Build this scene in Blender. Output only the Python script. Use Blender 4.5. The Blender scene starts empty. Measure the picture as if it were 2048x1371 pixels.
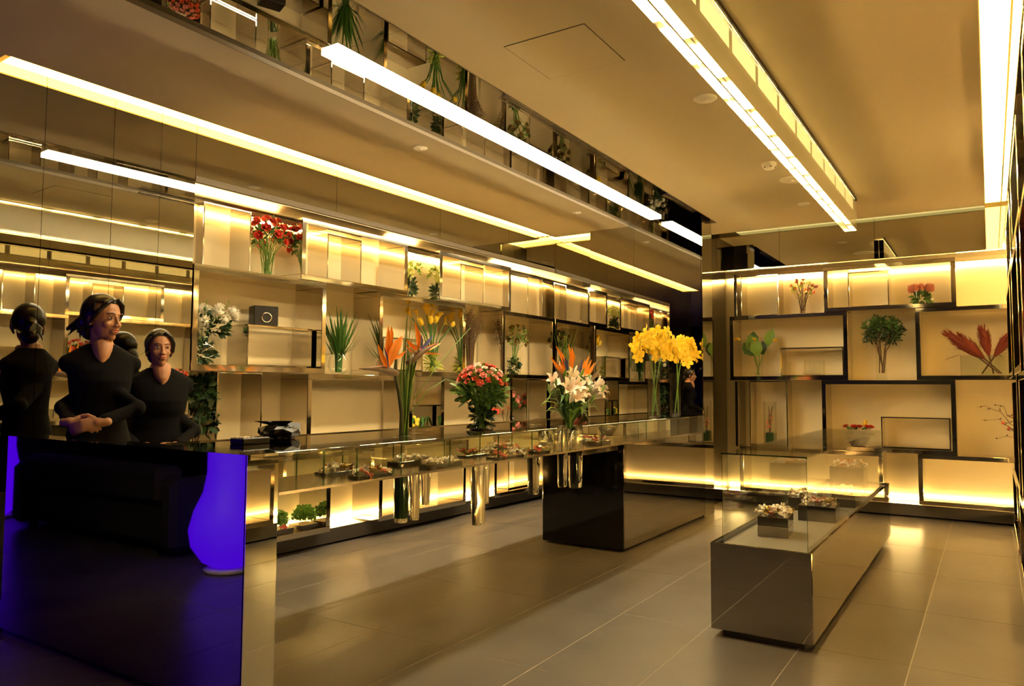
import bpy, math, random
from mathutils import Vector, Matrix, Euler, Quaternion
random.seed(7)
SC = bpy.context.scene
COL = SC.collection
PI = math.pi

# ------------------------------------------------------------------ camera
CAM_H = 1.35
def camera():
    f_px, yaw, pitch, roll = 1492.2, 0.5698, 0.06007, 0.00528
    cy, sy, cp, sp = math.cos(yaw), math.sin(yaw), math.cos(pitch), math.sin(pitch)
    F = Vector((-sy*cp, cy*cp, sp)); r = Vector((cy, sy, 0)); u = r.cross(F)
    cr, sr = math.cos(roll), math.sin(roll)
    R = cr*r + sr*u; U = -sr*r + cr*u
    cd = bpy.data.cameras.new('camera'); c = bpy.data.objects.new('camera', cd); COL.objects.link(c)
    cd.sensor_fit = 'HORIZONTAL'; cd.sensor_width = 36.0; cd.lens = f_px*36.0/2048.0
    cd.clip_start = 0.05; cd.clip_end = 100
    m = Matrix(((R.x, U.x, -F.x, 0), (R.y, U.y, -F.y, 0), (R.z, U.z, -F.z, CAM_H), (0, 0, 0, 1)))
    c.matrix_world = m
    SC.camera = c
camera()
# ------------------------------------------------------------------ world, exposure
W = bpy.data.worlds.new('world'); SC.world = W; W.use_nodes = True
W.node_tree.nodes['Background'].inputs[0].default_value = (0.9, 0.75, 0.6, 1)
W.node_tree.nodes['Background'].inputs[1].default_value = 0.0
SC.view_settings.view_transform = 'Standard'
SC.view_settings.look = 'None'
SC.view_settings.gamma = 1.0
SC.view_settings.use_curve_mapping = False
SC.view_settings.exposure = 0.66
SC.cycles.max_bounces = 11
SC.cycles.diffuse_bounces = 4
SC.cycles.glossy_bounces = 7
SC.cycles.transmission_bounces = 8
SC.cycles.transparent_max_bounces = 24
SC.cycles.use_adaptive_sampling = True
SC.cycles.adaptive_threshold = 0.025
SC.cycles.blur_glossy = 0.0
SC.cycles.caustics_reflective = True
SC.cycles.caustics_refractive = True
SC.cycles.sample_clamp_indirect = 100.0
# lamp strengths (every lamp below is a mesh that glows)
WARM = (1.0, 0.70, 0.30)
E_COUNTER = 51.0     # strip above the counter
E_FIXTURE = 12.0     # glass channel light
E_GLASS_GLOW = 1.6         # added glow imitating lamp reflections inside its glass
E_COVE_L = 7.5       # left ceiling slot
E_COVE_R = 7.0
E_COVE_B = 0.5  # unlit back slot, its yellow tone painted as weak emission
E_SHELF = 80.0       # tubes behind the display boxes
E_BLUE = 1.25

# ------------------------------------------------------------------ materials
MATS = {}
def nodes(name):
    m = bpy.data.materials.new(name); m.use_nodes = True
    nt = m.node_tree; return m, nt, nt.nodes['Principled BSDF']
def mat(key, col, rough=0.5, metal=0.0, spec=0.5, vary=0.0, scale=6.0, bump=0.0, bscale=40.0, trans=0.0, coat=0.0, sub=None, detail=4.0, world=False):
    m, nt, b = nodes(key)
    b.inputs['Base Color'].default_value = (*col, 1); b.inputs['Roughness'].default_value = rough
    b.inputs['Metallic'].default_value = metal; b.inputs['Specular IOR Level'].default_value = spec
    b.inputs['Coat Weight'].default_value = coat
    b.inputs['Transmission Weight'].default_value = trans
    tc = nt.nodes.new('ShaderNodeNewGeometry' if world else 'ShaderNodeTexCoord'); src = tc.outputs['Position' if world else 'Object']
    if vary > 0:
        nz = nt.nodes.new('ShaderNodeTexNoise'); nz.inputs['Scale'].default_value = scale; nz.inputs['Detail'].default_value = detail
        nt.links.new(src, nz.inputs['Vector'])
        mx = nt.nodes.new('ShaderNodeMix'); mx.data_type = 'RGBA'
        mx.inputs['A'].default_value = (*[max(0, c*(1-vary)) for c in col], 1)
        mx.inputs['B'].default_value = (*[min(1, c*(1+vary)) for c in col], 1)
        nt.links.new(nz.outputs['Fac'], mx.inputs['Factor']); nt.links.new(mx.outputs['Result'], b.inputs['Base Color'])
    if bump > 0:
        n2 = nt.nodes.new('ShaderNodeTexNoise'); n2.inputs['Scale'].default_value = bscale; n2.inputs['Detail'].default_value = 2
        nt.links.new(src, n2.inputs['Vector'])
        bp = nt.nodes.new('ShaderNodeBump'); bp.inputs['Strength'].default_value = bump; bp.inputs['Distance'].default_value = 0.02
        nt.links.new(n2.outputs['Fac'], bp.inputs['Height']); nt.links.new(bp.outputs['Normal'], b.inputs['Normal'])
    MATS[key] = m; return m
def emit(key, col, strength):
    m, nt, b = nodes(key)
    b.inputs['Base Color'].default_value = (0.05, 0.05, 0.05, 1)
    b.inputs['Emission Color'].default_value = (*col, 1); b.inputs['Emission Strength'].default_value = strength
    MATS[key] = m; return m
def thin_glass(key, tint, ior=1.45, boost=1.0):
    m = bpy.data.materials.new(key); m.use_nodes = True; nt = m.node_tree
    nt.nodes.remove(nt.nodes['Principled BSDF'])
    out = nt.nodes['Material Output']
    t = nt.nodes.new('ShaderNodeBsdfTransparent'); t.inputs[0].default_value = (*tint, 1)
    g = nt.nodes.new('ShaderNodeBsdfGlossy'); g.inputs['Roughness'].default_value = 0.0
    lw = nt.nodes.new('ShaderNodeLayerWeight'); lw.inputs['Blend'].default_value = 0.5
    pw = nt.nodes.new('ShaderNodeMath'); pw.operation = 'POWER'; pw.inputs[1].default_value = 5.0
    f0 = ((ior-1)/(ior+1))**2
    ml = nt.nodes.new('ShaderNodeMath'); ml.operation = 'MULTIPLY_ADD'; ml.inputs[1].default_value = 0.7; ml.inputs[2].default_value = f0*boost; ml.use_clamp = True
    mx = nt.nodes.new('ShaderNodeMixShader')
    nt.links.new(lw.outputs['Facing'], pw.inputs[0]); nt.links.new(pw.outputs[0], ml.inputs[0]); nt.links.new(ml.outputs[0], mx.inputs[0])
    nt.links.new(t.outputs[0], mx.inputs[1]); nt.links.new(g.outputs[0], mx.inputs[2]); nt.links.new(mx.outputs[0], out.inputs[0])
    MATS[key] = m; return m

mat('ceiling_paint', (0.54, 0.465, 0.31), 0.7, vary=0.03, scale=3)
mat('panel_white', (0.51, 0.425, 0.26), 0.45, vary=0.02, scale=2)
mat('tile', (0.135, 0.120, 0.105), 0.30, vary=0.42, scale=1.6, bump=0.03, bscale=18, detail=8, spec=0.35, world=True)
mat('grout', (0.42, 0.37, 0.30), 0.8)
mat('mirror', (0.52, 0.50, 0.43), 0.01, 1.0)
mat('mirror_dark', (0.30, 0.28, 0.23), 0.015, 1.0)
mat('canopy', (0.22, 0.18, 0.12), 0.35, 1.0)
mat('mirror_recess', (0.34, 0.32, 0.27), 0.01, 1.0)
mat('recess_trim', (0.10, 0.072, 0.04), 0.5)
mat('mirror_case', (0.88, 0.87, 0.74), 0.01, 1.0)
mat('chrome', (0.66, 0.62, 0.56), 0.06, 1.0, bump=0.012, bscale=5)
mat('steel_brushed', (0.40, 0.36, 0.31), 0.16, 1.0)
mat('steel_dark', (0.40, 0.375, 0.34), 0.03, 1.0)
mat('black_mirror', (0.30, 0.285, 0.27), 0.02, 1.0)
mat('black_gloss', (0.006, 0.006, 0.006), 0.06, 0.0, 0.5)
mat('worktop_glass', (0.34, 0.32, 0.28), 0.012, 1.0)
mat('plinth', (0.055, 0.048, 0.04), 0.3, vary=0.1)
mat('dark_wall', (0.012, 0.010, 0.010), 0.35)
mat('felt', (0.20, 0.175, 0.145), 0.8, vary=0.08, scale=30)
mat('seam', (0.02, 0.016, 0.012), 0.7)
mat('fabric_dark', (0.022, 0.019, 0.018), 0.9, vary=0.1, scale=60)
mat('black_plastic', (0.006, 0.0055, 0.005), 0.4)
mat('white_plastic', (0.75, 0.70, 0.60), 0.5)
thin_glass('glass', (0.975, 0.985, 0.965))
thin_glass('glass_top', (0.86, 0.87, 0.82), boost=6.0)
thin_glass('glass_edge', (0.40, 0.62, 0.45), boost=2.0)
thin_glass('glass_clear', (0.97, 0.98, 0.95), boost=1.6)
emit('lamp_counter', (1.0, 0.82, 0.50), E_COUNTER)
emit('lamp_fixture', (1.0, 0.66, 0.20), E_FIXTURE)
emit('mirrored_lamp_glow', (1.0, 0.66, 0.20), E_GLASS_GLOW)
emit('lamp_cove_left', (1.0, 0.56, 0.10), E_COVE_L)
emit('lamp_cove_right', (1.0, 0.56, 0.10), E_COVE_R)
emit('glow_slot_back', (1.0, 0.78, 0.25), E_COVE_B)
emit('lamp_shelf', (1.0, 0.66, 0.23), E_SHELF)
emit('lamp_blue', (0.085, 0.0, 1.0), E_BLUE)
def solid_glass(key, col, ior=1.45):
    m, nt, b = nodes(key)
    b.inputs['Base Color'].default_value = (*col, 1); b.inputs['Roughness'].default_value = 0.0
    b.inputs['Transmission Weight'].default_value = 1.0; b.inputs['IOR'].default_value = ior
    MATS[key] = m
solid_glass('acrylic', (0.96, 0.97, 0.93))
solid_glass('water', (0.95, 0.97, 0.92), 1.33)

# ------------------------------------------------------------------ mesh builder
class MB:
    def __init__(s): s.v = []; s.f = []; s.smooth = []
    def add(s, vs, fs, sm=False):
        o = len(s.v); s.v += [tuple(p) for p in vs]; s.f += [tuple(i+o for i in q) for q in fs]; s.smooth += [sm]*len(fs); return s
    def box(s, x0, x1, y0, y1, z0, z1):
        return s.add([(x0,y0,z0),(x1,y0,z0),(x1,y1,z0),(x0,y1,z0),(x0,y0,z1),(x1,y0,z1),(x1,y1,z1),(x0,y1,z1)],
                     [(0,3,2,1),(4,5,6,7),(0,1,5,4),(1,2,6,5),(2,3,7,6),(3,0,4,7)])
    def bbox(s, x0, x1, y0, y1, z0, z1, b=0.004):
        # box with chamfered edges
        xs, ys, zs = (x0, x1), (y0, y1), (z0, z1); vs = []; idx = {}
        for i in (0, 1):
            for j in (0, 1):
                for k in (0, 1):
                    X, Y, Z = xs[i], ys[j], zs[k]; sx, sy, sz = (1-2*i)*b, (1-2*j)*b, (1-2*k)*b
                    for a, p in enumerate(((X, Y+sy, Z+sz), (X+sx, Y, Z+sz), (X+sx, Y+sy, Z))):
                        idx[(i, j, k, a)] = len(vs); vs.append(p)
        fs = []
        for i in (0, 1):
            q = [idx[(i, 0, 0, 0)], idx[(i, 1, 0, 0)], idx[(i, 1, 1, 0)], idx[(i, 0, 1, 0)]]; fs.append(q if i else q[::-1])
            q = [idx[(0, i, 0, 1)], idx[(1, i, 0, 1)], idx[(1, i, 1, 1)], idx[(0, i, 1, 1)]]; fs.append(q[::-1] if i else q)
            q = [idx[(0, 0, i, 2)], idx[(1, 0, i, 2)], idx[(1, 1, i, 2)], idx[(0, 1, i, 2)]]; fs.append(q if i else q[::-1])
        for i in (0, 1):
            for j in (0, 1):
                q = [idx[(i, j, 0, 0)], idx[(i, j, 0, 1)], idx[(i, j, 1, 1)], idx[(i, j, 1, 0)]]; fs.append(q if (i == j) else q[::-1])
                q = [idx[(i, 0, j, 0)], idx[(i, 0, j, 2)], idx[(i, 1, j, 2)], idx[(i, 1, j, 0)]]; fs.append(q[::-1] if (i == j) else q)
                q = [idx[(0, i, j, 1)], idx[(0, i, j, 2)], idx[(1, i, j, 2)], idx[(1, i, j, 1)]]; fs.append(q if (i == j) else q[::-1])
                for k in (0, 1):
                    q = [idx[(i, j, k, 0)], idx[(i, j, k, 1)], idx[(i, j, k, 2)]]; fs.append(q if (i+j+k) % 2 else q[::-1])
        return s.add(vs, fs)
    def tube(s, pts, rad, n=8, cap=True, sm=True):
        pts = [Vector(p) for p in pts]; N = len(pts)
        if not hasattr(rad, '__len__'): rad = [rad]*N
        vs = []; fs = []; up = None
        for i, p in enumerate(pts):
            d = (pts[min(i+1, N-1)] - pts[max(i-1, 0)])
            if d.length < 1e-9: d = Vector((0, 0, 1))
            d.normalize()
            if up is None:
                up = Vector((0, 0, 1)) if abs(d.z) < .9 else Vector((1, 0, 0))
            a = d.cross(up)
            if a.length < 1e-6: a = d.orthogonal()
            a.normalize(); b = a.cross(d); up = b
            b = d.cross(a)
            for k in range(n):
                t = 2*PI*k/n; vs.append(p + (a*math.cos(t) + b*math.sin(t))*rad[i])
        for i in range(N-1):
            for k in range(n):
                k2 = (k+1) % n; fs.append((i*n+k, i*n+k2, (i+1)*n+k2, (i+1)*n+k))
        s.add(vs, fs, sm)
        if cap:
            o = len(s.v) - len(vs)
            s.f.append(tuple(o+k for k in range(n))[::-1]); s.f.append(tuple(o+(N-1)*n+k for k in range(n))); s.smooth += [False, False]
        return s
    def lathe(s, prof, n=24, c=(0, 0, 0), sm=True, sx=1.0, sy=1.0):
        vs = []; fs = []
        for r, z in prof:
            for k in range(n):
                t = 2*PI*k/n; vs.append((c[0]+r*sx*math.cos(t), c[1]+r*sy*math.sin(t), c[2]+z))
        for i in range(len(prof)-1):
            for k in range(n):
                k2 = (k+1) % n; fs.append((i*n+k, i*n+k2, (i+1)*n+k2, (i+1)*n+k))
        s.add(vs, fs, sm); return s
    def ell(s, c, r, rot=None, nu=12, nv=8):
        vs = []; fs = []; c = Vector(c)
        if not hasattr(r, '__len__'): r = (r, r, r)
        for j in range(nv+1):
            ph = PI*j/nv - PI/2
            for k in range(nu):
                t = 2*PI*k/nu
                p = Vector((r[0]*math.cos(ph)*math.cos(t), r[1]*math.cos(ph)*math.sin(t), r[2]*math.sin(ph)))
                if rot is not None: p = rot @ p
                vs.append(c+p)
        for j in range(nv):
            for k in range(nu):
                k2 = (k+1) % nu; fs.append((j*nu+k, j*nu+k2, (j+1)*nu+k2, (j+1)*nu+k))
        return s.add(vs, fs, True)
    def blade(s, pts, widths, side, fold=0.25):
        # leaf / petal strip along pts; side = across vector(s); fold lifts the edges
        pts = [Vector(p) for p in pts]; N = len(pts); vs = []; fs = []
        side = Vector(side)
        for i, p in enumerate(pts):
            d = (pts[min(i+1, N-1)] - pts[max(i-1, 0)]); d.normalize()
            a = side - d*side.dot(d)
            if a.length < 1e-6: a = d.orthogonal()
            a.normalize(); nrm = a.cross(d)
            w = widths[i]/2
            vs += [p - a*w + nrm*w*fold, p, p + a*w + nrm*w*fold]
        for i in range(N-1):
            o = 3*i; fs += [(o, o+1, o+4, o+3), (o+1, o+2, o+5, o+4)]
        return s.add(vs, fs, True)
    def mesh(s, name, m):
        me = bpy.data.meshes.new(name); me.from_pydata(s.v, [], s.f); me.validate()
        if len(me.polygons) == len(s.smooth): me.polygons.foreach_set('use_smooth', s.smooth)
        for mm in (m if isinstance(m, (list, tuple)) else [m]): me.materials.append(MATS[mm])
        me.update(); return me
    def build(s, name, m, parent=None, local=False):
        if parent is not None and not local:
            L = parent.get('_base', None)
            L = Vector(L) if L is not None else parent.location
            s.v = [(p[0]-L[0], p[1]-L[1], p[2]-L[2]) for p in s.v]
        o = bpy.data.objects.new(name, s.mesh(name, m)); COL.objects.link(o)
        if parent is not None: o.parent = parent
        return o
def link(me, name, parent, loc=(0, 0, 0), rot=None, scale=1.0):
    o = bpy.data.objects.new(name, me); COL.objects.link(o); o.parent = parent
    o.location = loc
    if rot is not None:
        o.rotation_mode = 'QUATERNION'; o.rotation_quaternion = rot
    o.scale = (scale, scale, scale) if not hasattr(scale, '__len__') else scale
    return o
def thing(name, label, cat, loc=(0, 0, 0), group=None):
    o = bpy.data.objects.new(name, None); COL.objects.link(o); o.location = loc; o.empty_display_size = 0.05
    o['label'] = label; o['category'] = cat
    if group: o['group'] = group
    return o
def tag(o, label, cat, group=None):
    o['label'] = label; o['category'] = cat
    if group: o['group'] = group
    return o
def struct(o, label=None):
    o['kind'] = 'structure'
    if label: o['label'] = label
    return o
def S(name, m, *boxes):
    b = MB()
    for q in boxes: b.box(*q)
    return struct(b.build(name, m))
def part(parent, name, m, *boxes, bev=0.0):
    b = MB()
    for q in boxes:
        if bev: b.bbox(*q, b=bev)
        else: b.box(*q)
    return b.build(name, m, parent)
# ================================================================== the room
XB, XF, XT = -5.10, -4.72, -4.81          # left shelves: back panel, front of large boxes, front of thin boxes
YB, YF, YT = 9.28, 8.90, 8.99             # back shelves
RB, RF, RT = 0.52, 0.14, 0.23             # right shelves
ZC = 3.20
YE, YR = 7.83, 8.12                        # mirrored end wall and its recessed corner
LEFTWALL = []                              # everything that belongs to the slightly turned left wall
TURN = Matrix.Translation((-4.72, 3.0, 0)) @ Matrix.Rotation(-0.03, 4, 'Z') @ Matrix.Translation((4.72, -3.0, 0))

# floor: slab with single tiles as parts
fl = S('floor', 'grout', (-10.0, 1.2, -6.0, 9.4, -0.06, -0.0012))
TX, TY = 0.511, 1.05
tile_me = MB().bbox(0.002, TX-0.002, 0.002, TY-0.002, -0.012, 0.0, b=0.0008).mesh('tile', 'tile')
for i in range(-9, 2):
    for j in range(-1, 9):
        x = -0.37 + i*TX; y = 0.02 + j*TY
        if x < -4.8 or x > 0.4: continue
        o = link(tile_me, 'tile', fl, (x, y, 0))
rest = MB()
for i in range(-19, 2):
    for j in range(-6, 9):
        x = -0.37 + i*TX; y = 0.02 + j*TY
        if (x < -4.8 or x > 0.4 or j < -1):
            rest.box(x+.0015, x+TX-.0015, y+.0015, y+TY-.0015, -0.012, 0)
r = rest.build('outer_tiles', 'tile', fl); r['kind'] = 'stuff'

# ceiling: slabs with the mirrored recess, the fixture slot and the light coves left open
CT = ZC+0.12
ce = S('ceiling', 'ceiling_paint',
       (-4.40, -3.45, -6, YE, ZC, CT), (-4.40, -3.935, YE, 7.93, ZC, CT), (-2.52, 0.0, -6, 8.77, ZC, CT),
       (-3.45, -2.52, -6, 1.2, ZC, CT), (-3.45, -2.52, 8.165, 8.77, ZC, CT),
       (-10, -4.40, -6, 1.90, ZC, CT), (-10, 1.2, -6, 9.4, 3.62, 3.66), (0.0, 1.2, -6, 1.6, ZC, CT))
for a, b in ((1.2, 2.9), (2.9, 4.6), (4.6, 6.2), (6.2, YE)):
    part(ce, 'recess_mirror', 'mirror_recess', (-3.45, -2.52, a+.001, b-.001, ZC+0.025, ZC+0.04))
part(ce, 'recess_trim', 'recess_trim', (-3.4505, -3.446, 1.2, YE, ZC-.002, ZC+.0245), (-2.524, -2.5195, 1.2, YE, ZC-.002, ZC+.0245))
part(ce, 'recess_back', 'ceiling_paint', (-3.47, -2.50, 1.15, YE, CT+.001, CT+.03))
acc = part(ce, 'access_panel', 'ceiling_paint', (-2.172, -1.692, 3.302, 3.800, ZC-0.003, ZC-0.0005))
part(ce, 'panel_gap', 'seam', (-2.177, -2.173, 3.297, 3.805, ZC-0.0012, ZC), (-1.691, -1.687, 3.297, 3.805, ZC-0.0012, ZC),
     (-2.173, -1.691, 3.297, 3.301, ZC-0.0012, ZC), (-2.173, -1.691, 3.801, 3.805, ZC-0.0012, ZC))
b = MB(); e0, e1 = -4.60, -4.457
b.add([(e0, 1.90, ZC), (-4.40, 1.90, ZC), (-4.40, 7.93, ZC), (e1, 7.93, ZC), (e0, 1.90, CT), (-4.40, 1.90, CT), (-4.40, 7.93, CT), (e1, 7.93, CT)], [(0,3,2,1),(4,5,6,7),(0,1,5,4),(1,2,6,5),(2,3,7,6),(3,0,4,7)])
b.build('slab_edge', 'ceiling_paint', ce)
# linear air grille on the inner face of the recess
for a, b in ((3.88, 5.78), (6.7, 7.55)):
    g = thing('air_grille', 'long dark slotted air grille in the side of the ceiling recess' if a < 5 else 'short slotted air grille near the end of the ceiling recess', 'air grille', (-2.56, a, ZC), 'recess grilles')
    part(g, 'frame', 'steel_brushed', (-2.534, -2.520, a, b, ZC-0.0045, ZC-0.0005), (-2.60, -2.586, a, b, ZC-0.0045, ZC-0.0005))
    for k in range(4):
        part(g, 'slat', 'steel_brushed', (-2.584+k*.013, -2.577+k*.013, a, b, ZC+.004, ZC+.010))

# left wall (built straight, turned with its shelves at the end of the script)
wl = S('wall_left', 'panel_white', (XB-0.14, XB-0.005, 1.92, 8.30, 0.0, 3.62)); LEFTWALL.append(wl)
part(wl, 'back_panel', 'panel_white', (XB-0.005, XB, 3.18, 8.14, 0.14, 2.79))
part(wl, 'pier', 'dark_wall', (XB-.003, -4.762, 1.93, 3.17, 0.0, 3.30))
part(wl, 'header', 'dark_wall', (XB-.003, -4.762, 3.172, 8.14, 2.80, 3.30))
ys = (1.93, 2.19, 2.60, 2.92, 3.18)
for a, b in zip(ys[:-1], ys[1:]):
    part(wl, 'mirror_panel', 'mirror', (-4.758, -4.72, a+.0015, b-.0015, 0.14, 3.30))
for a, b in zip((3.18, 4.50, 5.88, 7.1), (4.50, 5.88, 7.1, 8.12)):
    part(wl, 'mirror_panel', 'mirror', (-4.758, -4.72, a+.0015, b-.0015, 2.80, 3.30))
part(wl, 'shelf_canopy', 'canopy', (XB, -4.725, 3.18, 8.14, 2.788, 2.799))
part(wl, 'mirror_edge_trim', 'recess_trim', (-4.7195, -4.712, 3.18, 8.11, 2.797, 2.842))
part(wl, 'niche_end', 'chrome', (XB, -4.763, 3.171, 3.182, 0.14, 2.788))
part(wl, 'light_baffle', 'steel_brushed', (XB, XB+.037, 3.19, 8.11, 2.732, 2.738))  # added strip, keeps tube light out of the gap under the canopy
LEFTWALL.append(S('baseboard_left', 'plinth', (XB, -4.85, 1.93, 8.14, 0.02, 0.14)))
# mirrored end wall behind the counter
we = S('wall_end', 'dark_wall', (-3.93, -2.60, YE+.02, 8.16, 0, 3.30), (-4.90, -3.93, YR+.02, 8.3, 0, 3.62))
es = (-3.93, -3.378, -2.595)
for a, b in zip(es[:-1], es[1:]):
    part(we, 'mirror_panel', 'mirror', (a+.001, b-.001, YE, YE+.018, 0.0, ZC+0.10))
for a, b in ((-5.0, -4.18), (-4.18, -3.93)):
    part(we, 'mirror_panel', 'mirror', (a+.001, b-.001, YR, YR+.018, 0.0, ZC+0.10))
part(we, 'mirror_return', 'mirror', (-2.60, -2.585, YE, 8.16, 0.0, ZC))
# dark passage and back wall
S('wall_passage', 'black_mirror', (-2.86, -2.76, 8.16, 9.26, 0, 3.3))
wb = S('wall_back', 'panel_white', (-4.9, 0.7, YB+.005, 9.4, 0.0, 3.62))
part(wb, 'back_panel', 'panel_white', (-2.76, RB, YB, YB+.005, 0.14, 2.78))
part(wb, 'header', 'dark_wall', (-2.76, RF+.3, YF+.042, YB-.002, 2.79, 3.40))
for a, b in ((-2.76, -2.02), (-2.02, -1.02), (-1.02, 0.17)):
    part(wb, 'mirror_panel', 'mirror', (a+.0015, b-.0015, YF, YF+.04, 2.78, 3.40))
part(wb, 'shelf_canopy', 'chrome', (-2.76, RB, YF+.002, YB-.003, 2.770, 2.779))
part(wb, 'light_baffle', 'steel_brushed', (-2.75, RB-.01, YB-.037, YB, 2.722, 2.728))  # added to stop the back tube shining upwards
S('baseboard_back', 'plinth', (-2.76, RF+.13, YF+.14, YB, 0.02, 0.14))
# right wall with the shelves beside the camera
wr = S('wall_right', 'panel_white', (RB+.005, 0.66, 1.9, 9.4, 0, 3.62))
part(wr, 'back_panel', 'panel_white', (RB, RB+.005, 1.95, YB, 0.14, 2.78))
part(wr, 'header', 'dark_wall', (RF+.042, RB-.002, 1.95, 8.94, 2.79, 3.30))
for a, b in ((1.95, 4.2), (4.2, 6.6), (6.6, 8.897)):
    part(wr, 'mirror_panel', 'mirror', (RF, RF+.04, a+.0015, b-.0015, 2.78, 3.30))
part(wr, 'shelf_canopy', 'chrome', (RF+.002, RB-.003, 1.95, 8.90, 2.770, 2.779))
part(wr, 'end_panel', 'black_gloss', (RF, RB, 1.9, 1.95, 0, 3.30))
part(wr, 'light_baffle', 'steel_brushed', (RB-.037, RB, 1.96, 9.2, 2.722, 2.728))  # same added light block over the right tube
S('baseboard_right', 'plinth', (RF+.13, RB, 1.95, 9.04, 0.02, 0.14))
# lounge behind and beside the camera, dark
S('wall_lounge', 'dark_wall', (-10, -4.90, 2.0, 2.1, 0, 3.62), (-10.1, -10, -6, 2.1, 0, 3.62), (0.9, 1.0, -6, 1.9, 0, 3.62), (0.62, 1.0, 1.9, 2.0, 0, 3.62))
S('wall_rear', 'dark_wall', (-10, 1.0, -6.1, -6, 0, 3.62))

# ================================================================== lamps of the room
o = tag(part(None, 'strip_light', 'lamp_counter', (-3.107, -2.982, 2.855, 7.66, ZC+0.006, ZC+0.0245)), 'long white light strip in the mirrored ceiling recess above the counter', 'strip light')
o = tag(part(None, 'cove_lamp', 'lamp_cove_left', (-4.716, -4.55, 1.95, 7.84, ZC+.008, ZC+.02)), 'warm cove light along the ceiling edge above the left mirrors', 'cove light'); LEFTWALL.append(o)
o = tag(part(None, 'cove_lamp', 'lamp_cove_left', (-4.555, -3.94, 7.935, YR-.01, ZC+.01, ZC+.02)), 'short cove light at the far corner of the left ceiling', 'cove light')
o = tag(part(None, 'cove_lamp', 'lamp_cove_right', (0.005, 0.135, 1.7, 8.76, ZC+.02, ZC+.03)), 'bright cove light in the ceiling slot above the right shelves', 'cove light')
o = tag(part(None, 'cove_lamp', 'glow_slot_back', (-2.5, 0.0, 8.775, 8.895, ZC+.01, ZC+.02)), 'unlit ceiling slot before the back wall with a painted pale yellow glow', 'cove light')  # slot lamp is off; the dim yellow is painted as emission
def shelf_tube(name, label, pts, m='lamp_shelf'):
    b = MB().tube(pts, .010, 8)
    o = tag(b.build('shelf_light', m), label, 'shelf light', 'shelf lights')
    if 'left' in label: LEFTWALL.append(o)
shelf_tube('L', 'diffuse light line along the top of the left display shelves', [(XB+.017, 3.2, 2.706), (XB+.017, YR-.01, 2.706)])
shelf_tube('L', 'diffuse light line along the bottom of the left display shelves', [(XB+.017, 3.2, 0.166), (XB+.017, YR-.01, 0.166)])
shelf_tube('B', 'diffuse light line along the top of the back display shelves', [(-2.74, YB-.017, 2.697), (0.50, YB-.017, 2.697)])
shelf_tube('B', 'diffuse light line along the bottom of the back display shelves', [(-2.74, YB-.017, 0.180), (0.50, YB-.017, 0.180)])
shelf_tube('R', 'diffuse light line along the top of the right display shelves', [(RB-.017, 1.97, 2.697), (RB-.017, 9.2, 2.697)])
shelf_tube('R', 'diffuse light line along the bottom of the right display shelves', [(RB-.017, 1.97, 0.180), (RB-.017, 9.2, 0.180)])

# hanging glass channel light
fx = thing('glass_channel_light', 'long clear glass channel light hanging below the ceiling', 'ceiling light', (-1.10, 7.80, ZC))
y = 1.7
while y < 7.55:
    part(fx, 'lamp', 'lamp_fixture', (-1.153, -1.105, y, min(y+0.40, 7.72), ZC-0.024, ZC-0.012))
    part(fx, 'lamp', 'lamp_fixture', (-1.095, -1.047, y+0.22, min(y+0.62, 7.72), ZC-0.024, ZC-0.012))
    part(fx, 'lamp_reflection_glow', 'mirrored_lamp_glow', (-1.0975, -1.0965, y+.02, y+.46, 3.06, 3.165))  # glowing strip stands in for lamps mirrored in the glass
    y += 0.50
part(fx, 'inner_plate', 'white_plastic', (-1.1025, -1.0975, 1.62, 7.79, 2.90, ZC-.026))  # plate added to carry the painted reflection strips
part(fx, 'trim', 'black_gloss', (-1.046, -1.036, 1.62, 7.80, ZC-.026, ZC-.0005))
part(fx, 'reflector', 'white_plastic', (-1.155, -1.046, 1.62, 7.79, ZC-0.010, ZC-0.001))
part(fx, 'glass_block', 'acrylic', (-1.153, -1.104, 1.62, 7.80, 2.885, ZC-0.026))
part(fx, 'glass_block', 'acrylic', (-1.096, -1.047, 1.62, 7.80, 2.885, ZC-0.026))

# ceiling fittings
def disc(name, label, cat, x, y, r, h=0.012, rim=True):
    t = thing(name, label, cat, (x, y, ZC))
    MB().lathe([(0, -h), (r*.86, -h), (r, -h*.4), (r, 0)], 28, (x, y, ZC)).build('cover', 'white_plastic', t)
    if rim: MB().lathe([(r*.30, -h-.001), (r*.30, -h-.003), (0, -h-.003)], 16, (x, y, ZC)).build('centre', 'white_plastic', t)
disc('ceiling_speaker', 'round flat ceiling speaker nearest the camera, left of the glass light', 'ceiling speaker', -1.482, 4.58, 0.075)
disc('ceiling_speaker', 'large pale ceiling disc behind the smoke detector', 'ceiling speaker', -1.40, 6.80, 0.135, 0.006)
disc('ceiling_sprinkler', 'small ceiling sprinkler beside the far end of the glass light', 'sprinkler', -1.52, 7.75, 0.06)
disc('ceiling_sprinkler', 'round ceiling sprinkler on the soffit above the shelves of the left wall', 'sprinkler', -3.664, 4.386, 0.06)
disc('ceiling_sprinkler', 'round ceiling sprinkler at the far end of the left soffit', 'sprinkler', -3.62, 6.9, 0.05)
t = thing('smoke_detector', 'white domed smoke detector on the ceiling', 'smoke detector', (-1.479, 6.20, ZC))
MB().lathe([(0.06, 0), (0.06, -.012), (0.055, -.02)], 24, (-1.479, 6.20, ZC)).build('base', 'white_plastic', t)
MB().lathe([(0.055, -.02), (0.05, -.04), (0.035, -.052), (0, -.054)], 24, (-1.479, 6.20, ZC)).build('dome', 'white_plastic', t)
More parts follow.
